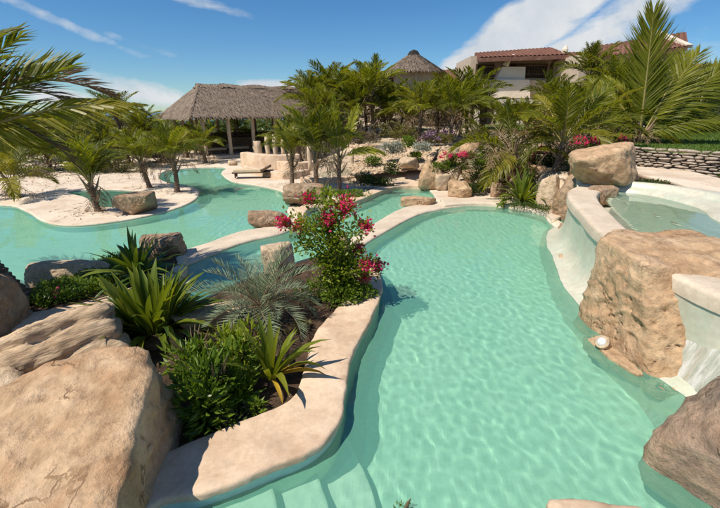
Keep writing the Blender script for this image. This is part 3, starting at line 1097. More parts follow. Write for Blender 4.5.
# ---- the near planter: coping, soil, underwater wall
OUT = [(-2.6, .5), (-1.9, 1.6)] + px2([(150, 514), (200, 499), (235, 487), (270, 473), (305, 459), (328, 442), (342, 420), (347, 392), (351, 365), (362, 338), (376, 312), (382, 290), (378, 272), (366, 260)], .15)
INN = [(-3.2, 1.2), (-2.6, 2.2)] + px2([(130, 468), (175, 449), (215, 432), (250, 417), (282, 405), (295, 393), (303, 373), (308, 350), (318, 330), (332, 313), (346, 298), (351, 285), (350, 277), (346, 270)], .20)
OUTs = spline(OUT, 8, False); INNs = spline(INN, 8, False)
BACK = px2([(352, 254), (322, 255), (292, 263), (252, 276), (216, 292), (186, 306), (150, 318), (113, 322), (60, 333), (20, 338)], .15)
mb = MB()
ribbon_mb(mb, OUTs, INNs, .215, .135, .05, r=.034, lump=.016, n=190, across=9)
pl_root = thing('planter_coping', 'broad beige stone coping curving round the foreground planting bed', 'coping', (0, 0, 0))
put('coping_slab', mb.mesh('coping_slab', M['coping'], True), pl_root)
mw = MB()
wl = resample(OUTs, 150)
# wall sits just inside the overhanging slab
wn = []
for i, p in enumerate(wl):
    a = Vector(wl[max(i - 1, 0)]); b = Vector(wl[min(i + 1, len(wl) - 1)])
    t = (b - a).normalized(); wn.append((p[0] - t.y * .05, p[1] + t.x * .05))
back = resample(spline(BACK, 6, False), 70)
loop = wn + back
vs = [(x, y, z) for z in (.15, -.6, -1.45) for x, y in loop]
n = len(loop)
mw.add(vs, [(q * n + j, q * n + j + 1, (q + 1) * n + j + 1, (q + 1) * n + j) for q in range(2) for j in range(n - 1)])
put('pool_side', mw.mesh('pool_side', M['plaster'], True), pl_root)
SOILP = resample(INNs, 80)[:78] + [P2(352, 264, .2)] + back + [(-9, 6.8), (-12, 4.5), (-11, .6), (-4, .4)]
mb = MB()
# soil as a lumpy sheet
vs = [(x, y, .10) for x, y in SOILP]
tri = tessellate_polygon([[Vector(v) for v in vs]])
mb.add(vs, [tuple(t) if (Vector(vs[t[1]]) - Vector(vs[t[0]])).cross(Vector(vs[t[2]]) - Vector(vs[t[0]])).z > 0 else tuple(t)[::-1] for t in tri])
rg = random.Random(3)


def near_soil(x, y):
    return in_poly(x, y, SOILP)


tag(put('planting_soil', mb.mesh('planting_soil', M['soil'])), 'dark planting soil in the foreground bed', kind='structure')
mb = MB()
for i in range(2600):
    x = rg.uniform(-5, .5); y = rg.uniform(2, 8.5)
    if in_poly(x, y, SOILP):
        s = rg.uniform(.006, .028)
        k = rg.random() * s
        mb.add([(x - s - k, y, .10), (x, y - s, .10), (x + s + k, y, .10), (x, y + s, .10), (x + rg.uniform(-.4, .4) * s, y, .10 + s * .9)],
               [(0, 1, 4), (1, 2, 4), (2, 3, 4), (3, 0, 4)])
tag(put('soil_litter', mb.mesh('soil_litter', M['soil'])), 'crumbs of soil and chips lying on the planting bed', kind='stuff')

# ---- steps down into the right pool
root = thing('pool_steps', 'submerged pale plaster steps at the near corner of the right pool', 'pool steps', (0, 0, 0))
specs = [([(-2.2, .5)] + px2([(279, 530), (278, 508), (275, 495), (270, 480)], -.10) + [(-2.0, 3.0)], -.10),
         ([(-2.2, .45)] + px2([(333, 530), (328, 508), (322, 493), (318, 480), (300, 465)], -.30) + [(-1.8, 3.1)], -.30),
         ([(-2.2, .4)] + px2([(380, 540), (374, 508), (366, 486), (355, 465), (345, 447), (334, 432)], -.52) + [(-1.2, 3.5)], -.52)]
for poly, z in specs:
    mb = MB()
    slab_mb(mb, resample(poly, 90, True), -1.5, z, .03)
    put('step', mb.mesh('step', M['step']), root)

# ---- small planting strip between the big pool and the channel
PO = spline(px2([(186, 254), (187, 264), (181, 275), (165, 284), (128, 300), (90, 311), (55, 320), (10, 332)], .2), 8, False)
PI = spline(px2([(176, 256), (176, 263), (168, 271), (152, 279), (120, 291), (85, 301), (50, 308), (8, 316)], .2), 8, False)
mb = MB()
ribbon_mb(mb, PO, PI, .2, -1.45, .02, r=.04, lump=.02, n=80)
tag(put('planter_coping', mb.mesh('planter_coping', M['coping'], True)), 'narrow beige coping of the small planting strip by the channel', 'coping')
STRIP = resample(PI, 40) + px2([(6, 296), (26, 284), (45, 275), (92, 262), (122, 256), (150, 243), (172, 248)], .1)
mb = MB(); slab_mb(mb, STRIP, -1.45, .12, .02)
tag(put('planting_soil', mb.mesh('planting_soil', M['soil'])), 'soil of the small planting strip beside the channel', kind='structure')

# ------------------------------------------------------------------ raised basin on the right
RIM = [(6.35, 11.75), (5.75, 11.0), (5.25, 9.9), (4.85, 8.6), (4.45, 7.3), (4.25, 6.0), (4.2, 5.0), (4.35, 4.1), (4.9, 3.3), (5.8, 2.7)]
RIMI = [(6.95, 11.35), (6.35, 10.6), (5.85, 9.6), (5.42, 8.4), (5.02, 7.2), (4.82, 6.0), (4.78, 5.1), (4.9, 4.5), (5.3, 3.85), (6.1, 3.3)]
rs = spline(RIM, 10, False); ri = spline(RIMI, 10, False)
mb = MB()
basin = thing('overflow_basin', 'raised round basin whose curved rim spills over into the right pool', 'pool basin', (0, 0, 0))
ribbon_mb(mb, rs, ri, 1.24, 1.02, .7, r=.06, lump=.006, n=110, across=8)
put('rim', mb.mesh('rim', M['coping_white'], True), basin)
# spill wall: slightly hollow, flaring out at the foot where the spill lands
mb = MB()
A = resample(rs, 110)
prof = [(.03, 1.04), (.05, .9), (.06, .6), (.04, .36), (-.02, .18), (-.14, .07), (-.30, .02), (-.40, -.03), (-.46, -.2), (-.5, -.6), (-.5, -1.4)]
vs = []
for i, p in enumerate(A):
    a = Vector(A[max(i - 1, 0)]); b = Vector(A[min(i + 1, len(A) - 1)])
    t = (b - a).normalized(); nn = Vector((-t.y, t.x)) * (1 if True else -1)
    if nn.x < 0 and p[1] > 4: nn = -nn
    for d, z in prof:
        e = .035 * nz3((p[0] * 1.5, p[1] * 1.5, z * 1.2))
        vs.append((p[0] + nn.x * (d + e), p[1] + nn.y * (d + e), z))
k = len(prof)
mb.add(vs, [(i * k + j, (i + 1) * k + j, (i + 1) * k + j + 1, i * k + j + 1) for i in range(len(A) - 1) for j in range(k - 1)])
put('spill_wall', mb.mesh('spill_wall', M['plaster_wet'], True), basin)
FARB = [(6.95, 11.35), (7.6, 11.35), (8.2, 10.6), (8.2, 9.4), (7.9, 8.3), (8.0, 7.0), (8.4, 5.5), (7.9, 3.6), (6.1, 3.3)]
BFL = [tuple(p) for p in resample(ri, 60)] + [tuple(p) for p in resample(spline(FARB, 8, False), 60)][1:-1]
mb = MB()
FB_ = resample(spline([(6.5, 11.95), (7.2, 11.6), (7.8, 10.8), (7.75, 9.6), (7.3, 8.6), (7.1, 7.6), (7.5, 6.2), (7.7, 4.6), (7.0, 3.2)], 10, False), 80)
RI_ = resample(ri, 80)
vs = []
for i in range(80):
    a = Vector(RI_[i]); b = Vector(FB_[i]); a = a - (b - a).normalized() * .12; b = b + (b - a).normalized() * .3
    for j in range(13):
        p = a.lerp(b, j / 12)
        vs.append((p.x, p.y, .78 + .03 * nz3((p.x, p.y, 0))))
mb.add(vs, [(i * 13 + j, i * 13 + j + 1, (i + 1) * 13 + j + 1, (i + 1) * 13 + j)[::-1] for i in range(79) for j in range(12)])
put('basin_floor', mb.mesh('basin_floor', M['plaster_wet']), basin)
mb = MB()
# pale shelving bank on the far side: four soft ledges
FB = spline([(6.5, 11.95), (7.2, 11.6), (7.8, 10.8), (7.75, 9.6), (7.3, 8.6), (7.1, 7.6), (7.5, 6.2), (7.7, 4.6), (7.0, 3.2)], 10, False)
FB = resample(FB, 90)
prof = [(-.18, .72), (-.16, .93), (-.10, 1.0), (.12, 1.03), (.32, 1.06), (.38, 1.16), (.46, 1.22), (.75, 1.25), (.82, 1.30), (.88, 1.38), (.98, 1.40), (1.15, 1.40), (1.30, 1.38), (1.34, 1.10)]
vs = []
for i, p in enumerate(FB):
    a = Vector(FB[max(i - 1, 0)]); b = Vector(FB[min(i + 1, len(FB) - 1)])
    t = (b - a).normalized(); nn = Vector((-t.y, t.x))
    wdt = .38 + .75 * smoothstep(6, 28, i)
    for d, z in prof:
        e = .06 * nz3((p[0] * .9 + d, p[1] * .9, 3))
        vs.append((p[0] + nn.x * (d * wdt + e), p[1] + nn.y * (d * wdt + e), z))
k = len(prof)
mb.add(vs, [(i * k + j, i * k + j + 1, (i + 1) * k + j + 1, (i + 1) * k + j) for i in range(len(FB) - 1) for j in range(k - 1)])
put('shelving_bank', mb.mesh('shelving_bank', M['plaster_wet'], True), basin)
# basin water: its own clear sheet body above the floor
bw = inset(BFL, -.25)
gx = np.arange(4.0, 9.0, .07); gy = np.arange(2.6, 12.0, .07)
vs = []; idx = {}
fs = []
def bv(i, j):
    if (i, j) not in idx:
        idx[(i, j)] = len(vs); vs.append((gx[i], gy[j], 1.12 + .35 * wave(gx[i] * 1.3, gy[j] * 1.3)))
    return idx[(i, j)]
for i in range(len(gx) - 1):
    for j in range(len(gy) - 1):
        if in_poly(gx[i] + .035, gy[j] + .035, bw):
            fs.append((bv(i, j), bv(i + 1, j), bv(i + 1, j + 1), bv(i, j + 1)))
mb = MB(); mb.add(vs, fs)
bwo = put('basin_water', mb.mesh('basin_water', M['water_clear'], True))
bwo.cycles.is_caustics_caster = True
tag(bwo, 'shallow clear water in the raised basin', kind='structure')
# earth bank carrying the ground behind the basin
mb = MB()
slab_mb(mb, resample(spline([(7.3, 12.9), (7.9, 12.2), (8.7, 10.8), (8.6, 9.2), (8.1, 8.0), (9.5, 6), (16, 5), (20, 10), (19, 15.0), (12, 16.4), (9.5, 16.6), (7.6, 14.8)], 6), 90, True), -.5, 1.28, .05)
tag(put('bank', mb.mesh('bank', M['soil'])), 'dark earth bank behind the raised basin', kind='structure')
mb = MB()
slab_mb(mb, resample(spline(px2([(629, 165), (640, 163), (680, 169), (720, 178), (760, 190), (800, 205), (760, 215), (720, 197), (700, 192), (672, 181), (640, 174)], 1.36), 6), 90, True), 1.1, 1.36, .04)
tag(put('path', mb.mesh('path', M['deck'])), 'pale path running behind the raised basin', kind='structure')

# ------------------------------------------------------------------ lawn terrace and dry stone walls
WA = at(618, 167, 1.25); WB = at(740, 173, 1.25); WC = at(860, 190, 1.25)
lawn_poly = [(WA.x, WA.y + .35), (WB.x, WB.y + .35), (WC.x, WC.y + .35), (40, 16), (44, 36), (16, 36), (13, 28), (11, 20)]
mb = MB(); slab_mb(mb, resample(lawn_poly, 80, True), .5, 1.9, .05)
tag(put('lawn', mb.mesh('lawn', M['lawn'])), 'green lawn terrace above the dry stone wall', kind='structure')
mb = MB()
rg = random.Random(11)
for i in range(34000):
    x = rg.uniform(10, 34); y = rg.uniform(15, 33)
    if in_poly(x, y, lawn_poly):
        hgt = rg.uniform(.03, .09); a = rg.uniform(0, 6.3); w_ = .012 + .0006 * y
        dx, dy = math.cos(a) * w_, math.sin(a) * w_
        mb.add([(x - dx, y - dy, 1.89), (x + dx, y + dy, 1.89), (x + rg.uniform(-.04, .04), y + rg.uniform(-.04, .04), 1.9 + hgt)], [(0, 1, 2)])
tag(put('lawn_grass', mb.mesh('lawn_grass', M['grass'])), 'short green grass of the lawn terrace', kind='stuff')
# grass patch in front of the wall on the right
gp = px2([(688, 167), (720, 170), (780, 176), (800, 190), (742, 180), (708, 174)], 1.3)
mb = MB()
for i in range(9000):
    xs_ = [p[0] for p in gp]; ys_ = [p[1] for p in gp]
    x = rg.uniform(min(xs_), max(xs_)); y = rg.uniform(min(ys_), max(ys_))
    if in_poly(x, y, gp):
        a = rg.uniform(0, 6.3)
        mb.add([(x - .02 * math.cos(a), y - .02 * math.sin(a), 1.27), (x + .02 * math.cos(a), y + .02 * math.sin(a), 1.27), (x + rg.uniform(-.06, .06), y + rg.uniform(-.06, .06), 1.3 + rg.uniform(.06, .22))], [(0, 1, 2)])
tag(put('wall_grass', mb.mesh('wall_grass', M['grass'])), 'long grass at the foot of the dry stone wall', kind='stuff')

STONES = []
for k in range(8):
    me = rock_mesh((1, .8, .8), 200 + k, 2, planes=7, rough=1.5, p=30)
    me.materials.append(M['stone']); STONES.append(me)


def stone_wall(label, a, b, z0, h, sw, sh, seed, cap=True, depth=.35):
    rng = random.Random(seed)
    a = Vector((a[0], a[1], 0)); b = Vector((b[0], b[1], 0))
    L_ = (b - a).length; t = (b - a).normalized(); ang = math.atan2(t.y, t.x)
    nrm = Vector((t.y, -t.x, 0))
    if nrm.y > 0: nrm = -nrm
    root = thing('stone_wall', label, 'stone wall', (a.x, a.y, z0), 0)
    mb = MB()
    mb.box(((b - a).x / 2, (b - a).y / 2, h / 2 - .05) if True else 0, (L_, depth * .7, h - .04), ang)
    put('core', mb.mesh('core', M['black']), root)
    z = 0; cnt = 0
    while z < h - .02:
        hh = sh * rng.uniform(.6, 1.35)
        x = rng.uniform(-sw, 0)
        last = z + hh > h - .02
        while x < L_:
            w_ = sw * rng.uniform(.55, 1.6) * (1.3 if last else 1)
            p = t * (x + w_ / 2) + nrm * (depth * .33 + rng.uniform(-.03, .035))
            o = put('stone', STONES[rng.randrange(8)], root, loc=(p.x, p.y, z + hh / 2), rot=(rng.uniform(-.12, .12), rng.uniform(-.13, .13), ang + rng.uniform(-.08, .08)),
                    scale=(w_ * .50, depth * .4, hh * .60))
            cnt += 1
            x += w_ * .98
        z += hh * .93
    return root


stone_wall('long dry stone retaining wall below the lawn terrace', (WA.x, WA.y), (WC.x, WC.y), 1.2, .78, .33, .115, 5)
SWA = aty(628, 133, 33); SWB = aty(760, 128, 31)
stone_wall('low dry stone wall at the back of the lawn under the hotel palms', (SWA.x, SWA.y), (SWB.x, SWB.y), 1.85, .62, .75, .22, 6)

# ------------------------------------------------------------------ thatched pavilion
def hip_roof(mb, x0, x1, y0, y1, ze, zr, rx0, rx1, sag=.0, ry=None):
    ym = (y0 + y1) / 2 if ry is None else ry
    vs = [(x0, y0, ze), (x1, y0, ze), (x1, y1, ze), (x0, y1, ze), (rx0, ym, zr), (rx1, ym, zr)]
    mb.add(vs, [(0, 1, 5, 4), (1, 2, 5), (2, 3, 4, 5), (3, 0, 4), (3, 2, 1, 0)])
    return [(Vector(vs[0]), Vector(vs[1]), Vector(vs[5]), Vector(vs[4])), (Vector(vs[1]), Vector(vs[2]), Vector(vs[5]), Vector(vs[5])),
            (Vector(vs[2]), Vector(vs[3]), Vector(vs[4]), Vector(vs[5])), (Vector(vs[3]), Vector(vs[0]), Vector(vs[4]), Vector(vs[4]))]


def thatch_mb(quads, rows, step, ln, rng, wd=.16):
    """overlapping bunches of palm leaf, laid in rows from eave to ridge"""
    mb = MB()
    for a, b, c, d in quads:
        nrm = (b - a).cross(d - a).normalized()
        if nrm.z < 0: nrm = -nrm
        dn = ((a + b) / 2 - (c + d) / 2).normalized()
        for r in range(rows):
            s = r / rows
            p0 = a.lerp(d, s); p1 = b.lerp(c, s)
            L_ = (p1 - p0).length
            n = max(1, int(L_ / step))
            for i in range(n):
                u = (i + rng.uniform(-.4, .4) + .5) / n
                p = p0.lerp(p1, min(1, max(0, u))) + nrm * rng.uniform(.03, .09)
                t = (p1 - p0).normalized() if L_ > .01 else Vector((1, 0, 0))
                l = ln * rng.uniform(.7, 1.3)
                q = (dn + t * rng.uniform(-.22, .22) - nrm * .06 + Vector((0, 0, -.15 if r == 0 else 0))).normalized()
                w_ = wd * rng.uniform(.6, 1.3)
                mb.add([p - t * w_ * .4 - dn * ln * .5, p + t * w_ * .4 - dn * ln * .5, p + t * w_ * .5 + q * l * .6, p - t * w_ * .5 + q * l * .6 + nrm * .02],
                       [(0, 1, 2, 3)])
                if r == 0 or rng.random() < .35:
                    mb.add([p + q * l * .3 - t * w_ * .3, p + q * l * .3 + t * w_ * .1, p + q * l * 1.0 + t * rng.uniform(-.1, .1)], [(0, 1, 2)])
    return mb


rg = random.Random(21)
PAV_O = Vector((-11.3, 29.9, .05)); PAV_R = R(36)      # near corner post of the pavilion and the way it is turned
def pavw(x, y, z=0.0):
    return PAV_O + Matrix.Rotation(PAV_R, 3, 'Z') @ Vector((x, y, z))
pav = thing('thatched_pavilion', 'open thatched pavilion on pale posts at the far end of the left pool', 'pavilion', PAV_O, PAV_R)
mb = MB()
ZE, ZR = 2.88, 5.25
q = hip_roof(mb, -.9, 14.2, -.9, 9.6, ZE, ZR, 1.4, 12.2)
# soffit is open: only the four slopes are thatched
put('roof', mb.mesh('roof', M['thatch_base']), pav)
tm = thatch_mb(q[:1] + q[1:2] + q[3:4], 36, .10, .42, rg, .075)
YM = 4.35
for i in range(330):
    x = rg.uniform(1.2, 12.4); sd = rg.choice((-1, 1)); k = rg.uniform(.4, .7)
    zt_ = ZR + .12 + .05 * math.sin(x * 2.3) + rg.uniform(-.02, .03)
    tm.add([(x - .06, YM, zt_), (x + .06, YM, zt_), (x + .08, YM + sd * k, zt_ - .42 * k - .05), (x - .08, YM + sd * k, zt_ - .42 * k - .02)], [(0, 1, 2, 3)])
for xx in (1.4, 12.2):
    for i in range(60):
        g_ = rg.uniform(0, 6.28)
        tm.add([(xx, YM, ZR + .14), (xx + .5 * math.cos(g_), YM + .5 * math.sin(g_), ZR - .2), (xx + .5 * math.cos(g_ + .5), YM + .5 * math.sin(g_ + .5), ZR - .23)], [(0, 1, 2)])
tho = put('thatch', tm.mesh('thatch', M['thatch']), pav)
tag(tho, kind='stuff')
pm = MB(); pm.tube([(0, 0, -.1), (.02, 0, .9), (-.01, .02, 1.9), (0, 0, 3.3)], [.15, .13, .14, .12], 9)
post_me = pm.mesh('post', M['wood_pale'])
for i in range(8):
    put('post', post_me, pav, loc=(.1 + i * 1.85, 0, 0), rot=(0, 0, i * 1.3))
for i in range(8):
    put('post', post_me, pav, loc=(.1 + i * 1.85, 8.6, 0), rot=(0, 0, i * 1.7))
for y_ in (2.9, 5.8):
    put('post', post_me, pav, loc=(.1, y_, 0))
bmm = MB(); bmm.box((6.6, 0, 0), (13.6, .18, .2)); me = bmm.mesh('beam', M['wood_dark'])
put('beam', me, pav, loc=(0, 0, 2.86)); put('beam', me, pav, loc=(0, 8.6, 2.86))
mb = MB(); slab_mb(mb, resample([(-.5, -.5), (13.8, -.5), (13.8, 9.2), (-.5, 9.2)], 60, True), -.1, .2, .03)
put('floor', mb.mesh('floor', M['deck']), pav)
mb = MB(); mb.box((6.6, 8.3, .8), (13, .2, 1.3)); put('back_wall', mb.mesh('back_wall', M['rock_brown']), pav)
cp = pavw(6.4, 6.2, .2)
stone_w = thing('bar_counter', 'low stone counter under the thatched roof', 'counter', cp, PAV_R)
mb = MB(); mb.box((0, 0, .45), (4.2, .6, .9)); put('body', mb.mesh('body', M['rock_brown']), stone_w)
mb = MB(); mb.box((0, 0, .94), (4.5, .8, .07)); put('counter_top', mb.mesh('counter_top', M['wood_dark']), stone_w)
for k, (xx, yy) in enumerate(((1.2, 1.6), (3.1, 1.8))):
    t = thing('daybed', ['cushioned daybed inside the pavilion by its left posts', 'cushioned daybed between the middle posts of the pavilion'][k], 'daybed', pavw(xx, yy, .2), PAV_R + .05 * k)
    mb = MB(); mb.box((0, 0, .22), (1.7, 1.0, .12))
    for a in (-1, 1):
        for b in (-1, 1):
            mb.box((a * .78, b * .43, .08), (.09, .09, .2))
    put('frame', mb.mesh('frame', M['wood_dark']), t)
    mb = MB(); mb.box((0, 0, .36), (1.6, .92, .16), taper=.96); put('mattress', mb.mesh('mattress', M['cushion']), t)
    mb = MB(); mb.box((-.7, 0, .52), (.2, .8, .22), taper=.8); put('bolster', mb.mesh('bolster', M['cushion']), t)

# ------------------------------------------------------------------ hotel
def opening(mb, c, w, h, d=.5, mi=0):
    mb.box(c, (w, d, h), mi=mi)


def tile_roof(name, a, b, c, d, parent, off, wave=.38):
    """barrel tiles running from eave a-b up to ridge d-c, as ridged geometry with stepped rows"""
    a, b, c, d = [Vector(p) for p in (a, b, c, d)]
    nx = max(8, int((b - a).length / wave * 4)); ny = max(4, int((d - a).length / .4)) * 2
    nrm = (b - a).cross(d - a).normalized()
    if nrm.z < 0: nrm = -nrm
    vs = []
    for j in range(ny + 1):
        s = (j // 2 * 2 + (j % 2) * 1.9) / ny if j < ny else 1.0
        lift = .05 if j % 2 == 0 else 0
        for i in range(nx + 1):
            u = i / nx
            p = a.lerp(d, min(1, s)).lerp(b.lerp(c, min(1, s)), u)
            vs.append(p + nrm * (lift + .07 * abs(math.sin(i * math.pi / 4))) - Vector(off))
    w_ = nx + 1
    mb = MB()
    mb.add(vs, [(j * w_ + i, j * w_ + i + 1, (j + 1) * w_ + i + 1, (j + 1) * w_ + i) for j in range(ny) for i in range(nx)])
    # solid roof deck under the tiles, with fascia
    o_ = Vector(off); dn = Vector((0, 0, .30)); nu = nrm * .03
    vs = [a - o_ + nu, b - o_ + nu, c - o_ + nu, d - o_ + nu, a - o_ - dn, b - o_ - dn, c - o_ - dn, d - o_ - dn]
    mb.add(vs, [(0, 1, 2, 3), (7, 6, 5, 4), (0, 4, 5, 1), (1, 5, 6, 2), (2, 6, 7, 3), (3, 7, 4, 0)], 0)
    return put(name, mb.mesh(name, M['tile']), parent)


HY = 40.0
def hx(px, Y=HY): return aty(px, 60, Y).x
def hz(py, Y=HY): return aty(360, py, Y).z

off = Vector((14.5, HY, 1.6))
hotel = thing('hotel_building', 'pale two storey hotel block with red tiled roof and stepped white gable', 'building', off)
mb = MB()
x0, x1 = hx(474), hx(592)
zt = hz(63)
mb.box(((x0 + x1) / 2 - off.x, 4.2, (zt - 1.0) / 2 - .1), (x1 - x0, 6, zt - .6))
put('wall', mb.mesh('wall', M['hotel_wall']), hotel)
# projecting front with the balcony band
mb = MB()
zb = hz(78); zb2 = hz(101)
for (pa, pb, qa, qb, yy, dd) in ((478, 500, 80, 101, .9, .5), (526, 590, 80, 101, .9, .5)):
    mb.box(((hx(pa) + hx(pb)) / 2 - off.x, yy, (hz(qa) + hz(qb)) / 2 - off.z), (hx(pb) - hx(pa), dd, hz(qa) - hz(qb)))
put('balcony_wall', mb.mesh('balcony_wall', M['hotel_wall']), hotel)
mb = MB()
# stepped white gable, widening downwards
def trap(x0t, x1t, x0b, x1b, zt_, zb_, y0_, y1_):
    mb.add([(x0b, y0_, zb_), (x1b, y0_, zb_), (x1b, y1_, zb_), (x0b, y1_, zb_), (x0t, y0_, zt_), (x1t, y0_, zt_), (x1t, y1_, zt_), (x0t, y1_, zt_)],
           [(3, 2, 1, 0), (4, 5, 6, 7), (0, 1, 5, 4), (1, 2, 6, 5), (2, 3, 7, 6), (3, 0, 4, 7)])
X_ = lambda p: hx(p) - off.x
Z_ = lambda p: hz(p) - off.z
trap(X_(503), X_(526), X_(498), X_(527), Z_(67), Z_(80), -.12, .8)
trap(X_(498), X_(531), X_(490), X_(534), Z_(80), Z_(98.5), -.3, .8)
mb.tube([(hx(506) - off.x, 0, hz(66) - off.z), (hx(509) - off.x, 0, hz(58) - off.z), (hx(514) - off.x, 0, hz(56.5) - off.z)], [.28, .26, .2], 8)
put('gable', mb.mesh('gable', M['hotel_white']), hotel)
mb = MB()
mb.box(((hx(474) + hx(600)) / 2 - off.x, -.6, hz(102) - off.z), (hx(600) - hx(474), 2.6, .35))
put('floor_slab', mb.mesh('floor_slab', M['hotel_white']), hotel)
for pxx, w_ in ((477, 4), (499, 9), (521, 4), (545, 6), (568, 5), (590, 5)):
    mb = MB()
    a = hx(pxx - w_ / 2); b = hx(pxx + w_ / 2)
    cx = (a + b) / 2 - off.x
    z0_, z1_ = -.4, hz(104.5) - off.z
    mb.add([(cx + sx * (b - a) * k, -1.5 + sy * .35, z) for z, k in ((z0_, .75), (z1_ - .5, .45), (z1_, .55)) for sx, sy in ((-1, -1), (1, -1), (1, 1), (-1, 1))],
           [(0, 1, 5, 4), (1, 2, 6, 5), (2, 3, 7, 6), (3, 0, 4, 7), (4, 5, 9, 8), (5, 6, 10, 9), (6, 7, 11, 10), (7, 4, 8, 11), (8, 9, 10, 11)])
    put('pillar', mb.mesh('pillar', M['hotel_white']), hotel)
# flat dark panels: the shade inside the rooms painted as colour, both storeys
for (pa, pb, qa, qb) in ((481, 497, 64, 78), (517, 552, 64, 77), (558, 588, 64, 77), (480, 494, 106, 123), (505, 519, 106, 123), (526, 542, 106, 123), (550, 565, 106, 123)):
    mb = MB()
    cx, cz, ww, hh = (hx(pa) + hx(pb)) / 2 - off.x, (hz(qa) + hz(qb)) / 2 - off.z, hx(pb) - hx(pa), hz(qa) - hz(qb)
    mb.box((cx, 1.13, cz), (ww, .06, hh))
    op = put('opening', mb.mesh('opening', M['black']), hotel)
    mb = MB()
    for e in (-1, 1):
        mb.box((cx + e * (ww / 2 + .06), 1.05, cz), (.12, .22, hh))
    mb.box((cx, 1.04, cz + hh / 2 + .06), (ww + .24, .24, .12))
    for k in range(1, int(ww / 1.1)):
        mb.box((cx - ww / 2 + k * ww / int(ww / 1.1), 1.07, cz), (.07, .05, hh))
    put('frame', mb.mesh('frame', M['wood_dark']), op)
    if qa < 90:
        mb = MB(); mb.box((cx, .1, cz - hh / 2 + .95), (ww, .07, .07)); mb.box((cx, .1, cz - hh / 2 + .25), (ww, .05, .05))
        for k in range(int(ww / .22) + 1):
            mb.box((cx - ww / 2 + k * .22, .1, cz - hh / 2 + .5), (.03, .03, .9))
        put('railing', mb.mesh('railing', M['wood_dark']), hotel)
tile_roof('roof', (hx(476), HY - 1.2, hz(60)), (hx(562), HY - 1.2, hz(57)), (hx(566), HY + 3.5, hz(48) + .45), (hx(484), HY + 3.5, hz(54) + .45), hotel, off)
tile_roof('roof', (hx(560), HY + .2, hz(60)), (hx(600), HY + .2, hz(60)), (hx(602), HY + 4, hz(47)), (hx(562), HY + 4, hz(47)), hotel, off)
mb = MB(); mb.tube([(hx(563) - off.x, 0, hz(62) - off.z), (hx(563.5) - off.x, 0, hz(50) - off.z), (hx(564.5) - off.x, 0, hz(46) - off.z)], [.32, .3, .12], 8)
put('chimney', mb.mesh('chimney', M['hotel_white']), hotel)

Y2 = 35.0
off = Vector((25, Y2, 1.9))
wing = thing('hotel_wing', 'long hotel wing with red tiled roof rising behind the tall right palm', 'building', off)
mb = MB()
x0, x1 = aty(588, 60, Y2).x, aty(690, 60, Y2).x
zt2 = aty(360, 52, Y2).z
mb.box(((x0 + x1) / 2 - off.x, 3.6, (zt2 - 1.9) / 2), (x1 - x0, 5, zt2 - 1.9))
mb.add([(x1 - off.x + .02, 1.1, zt2 - 1.9), (x1 - off.x + .02, 6.1, zt2 - 1.9), (x1 - off.x + .02, 4.2, zt2 - .2)], [(0, 1, 2)])
put('wall', mb.mesh('wall', M['hotel_wall']), wing)
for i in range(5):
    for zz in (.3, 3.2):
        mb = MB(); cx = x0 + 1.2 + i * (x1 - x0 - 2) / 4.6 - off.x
        mb.box((cx, 1.06, zz + 1.1), (1.1, .06, 2.0)); put('opening', mb.mesh('opening', M['black']), wing)  # dark panel painted for the shade of the room inside
a = aty(588, 60, Y2); b = aty(688, 47, Y2); c = aty(686, 33, Y2 + 4); d = aty(590, 48, Y2 + 4)
tile_roof('roof', a, b, c, d, wing, off)
mb = MB()
mb.box((b.x - off.x + .15, 2.2, b.z - 1.9 + .9), (.5, 4.6, .25), rot=Matrix.Rotation(R(22), 3, 'X'))
put('gable_coping', mb.mesh('gable_coping', M['hotel_white']), wing)
mb = MB(); mb.box((.2, 1.0, 3.0), (13, 1.6, .3)); put('floor_slab', mb.mesh('floor_slab', M['hotel_white']), wing)
# far right block of the hotel continues behind the right palms
off = Vector((38, 38, 1.9))
w2 = thing('hotel_wing', 'shaded end of the hotel at the right edge behind the palms', 'building', off)
mb = MB(); mb.box((0, 3, 2.2), (14, 5, 4.6)); put('wall', mb.mesh('wall', M['hotel_wall']), w2)
tile_roof('roof', (30.5, 40, 6.5), (45.5, 40, 6.5), (45.5, 43.5, 7.7), (30.5, 43.5, 7.7), w2, off)

Y3 = 45.0
off = Vector((3.5, Y3, 2.0))
lw = thing('hotel_lodge', 'beige hotel lodge with red tiled roof half hidden behind the central palms', 'building', off)
mb = MB()
x0, x1 = aty(338, 80, Y3).x, aty(474, 80, Y3).x
zt3 = aty(360, 82, Y3).z
mb.box(((x0 + x1) / 2 - off.x, 3.5, (zt3 - 2.3) / 2), (x1 - x0, 5.5, zt3 - 1.6))
put('wall', mb.mesh('wall', M['hotel_wall']), lw)
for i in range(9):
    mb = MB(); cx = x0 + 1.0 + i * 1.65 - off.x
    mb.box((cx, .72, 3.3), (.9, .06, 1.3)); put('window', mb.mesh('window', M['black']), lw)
    mb = MB(); mb.box((cx, .6, 1.0), (.38, .5, 2.2), taper=.8); put('pillar', mb.mesh('pillar', M['hotel_white']), lw)
a = aty(334, 83, Y3); b = aty(476, 80, Y3); c = aty(474, 70, Y3 + 3.5); d = aty(345, 73, Y3 + 3.5)
tile_roof('roof', a, b, c, d, lw, off)
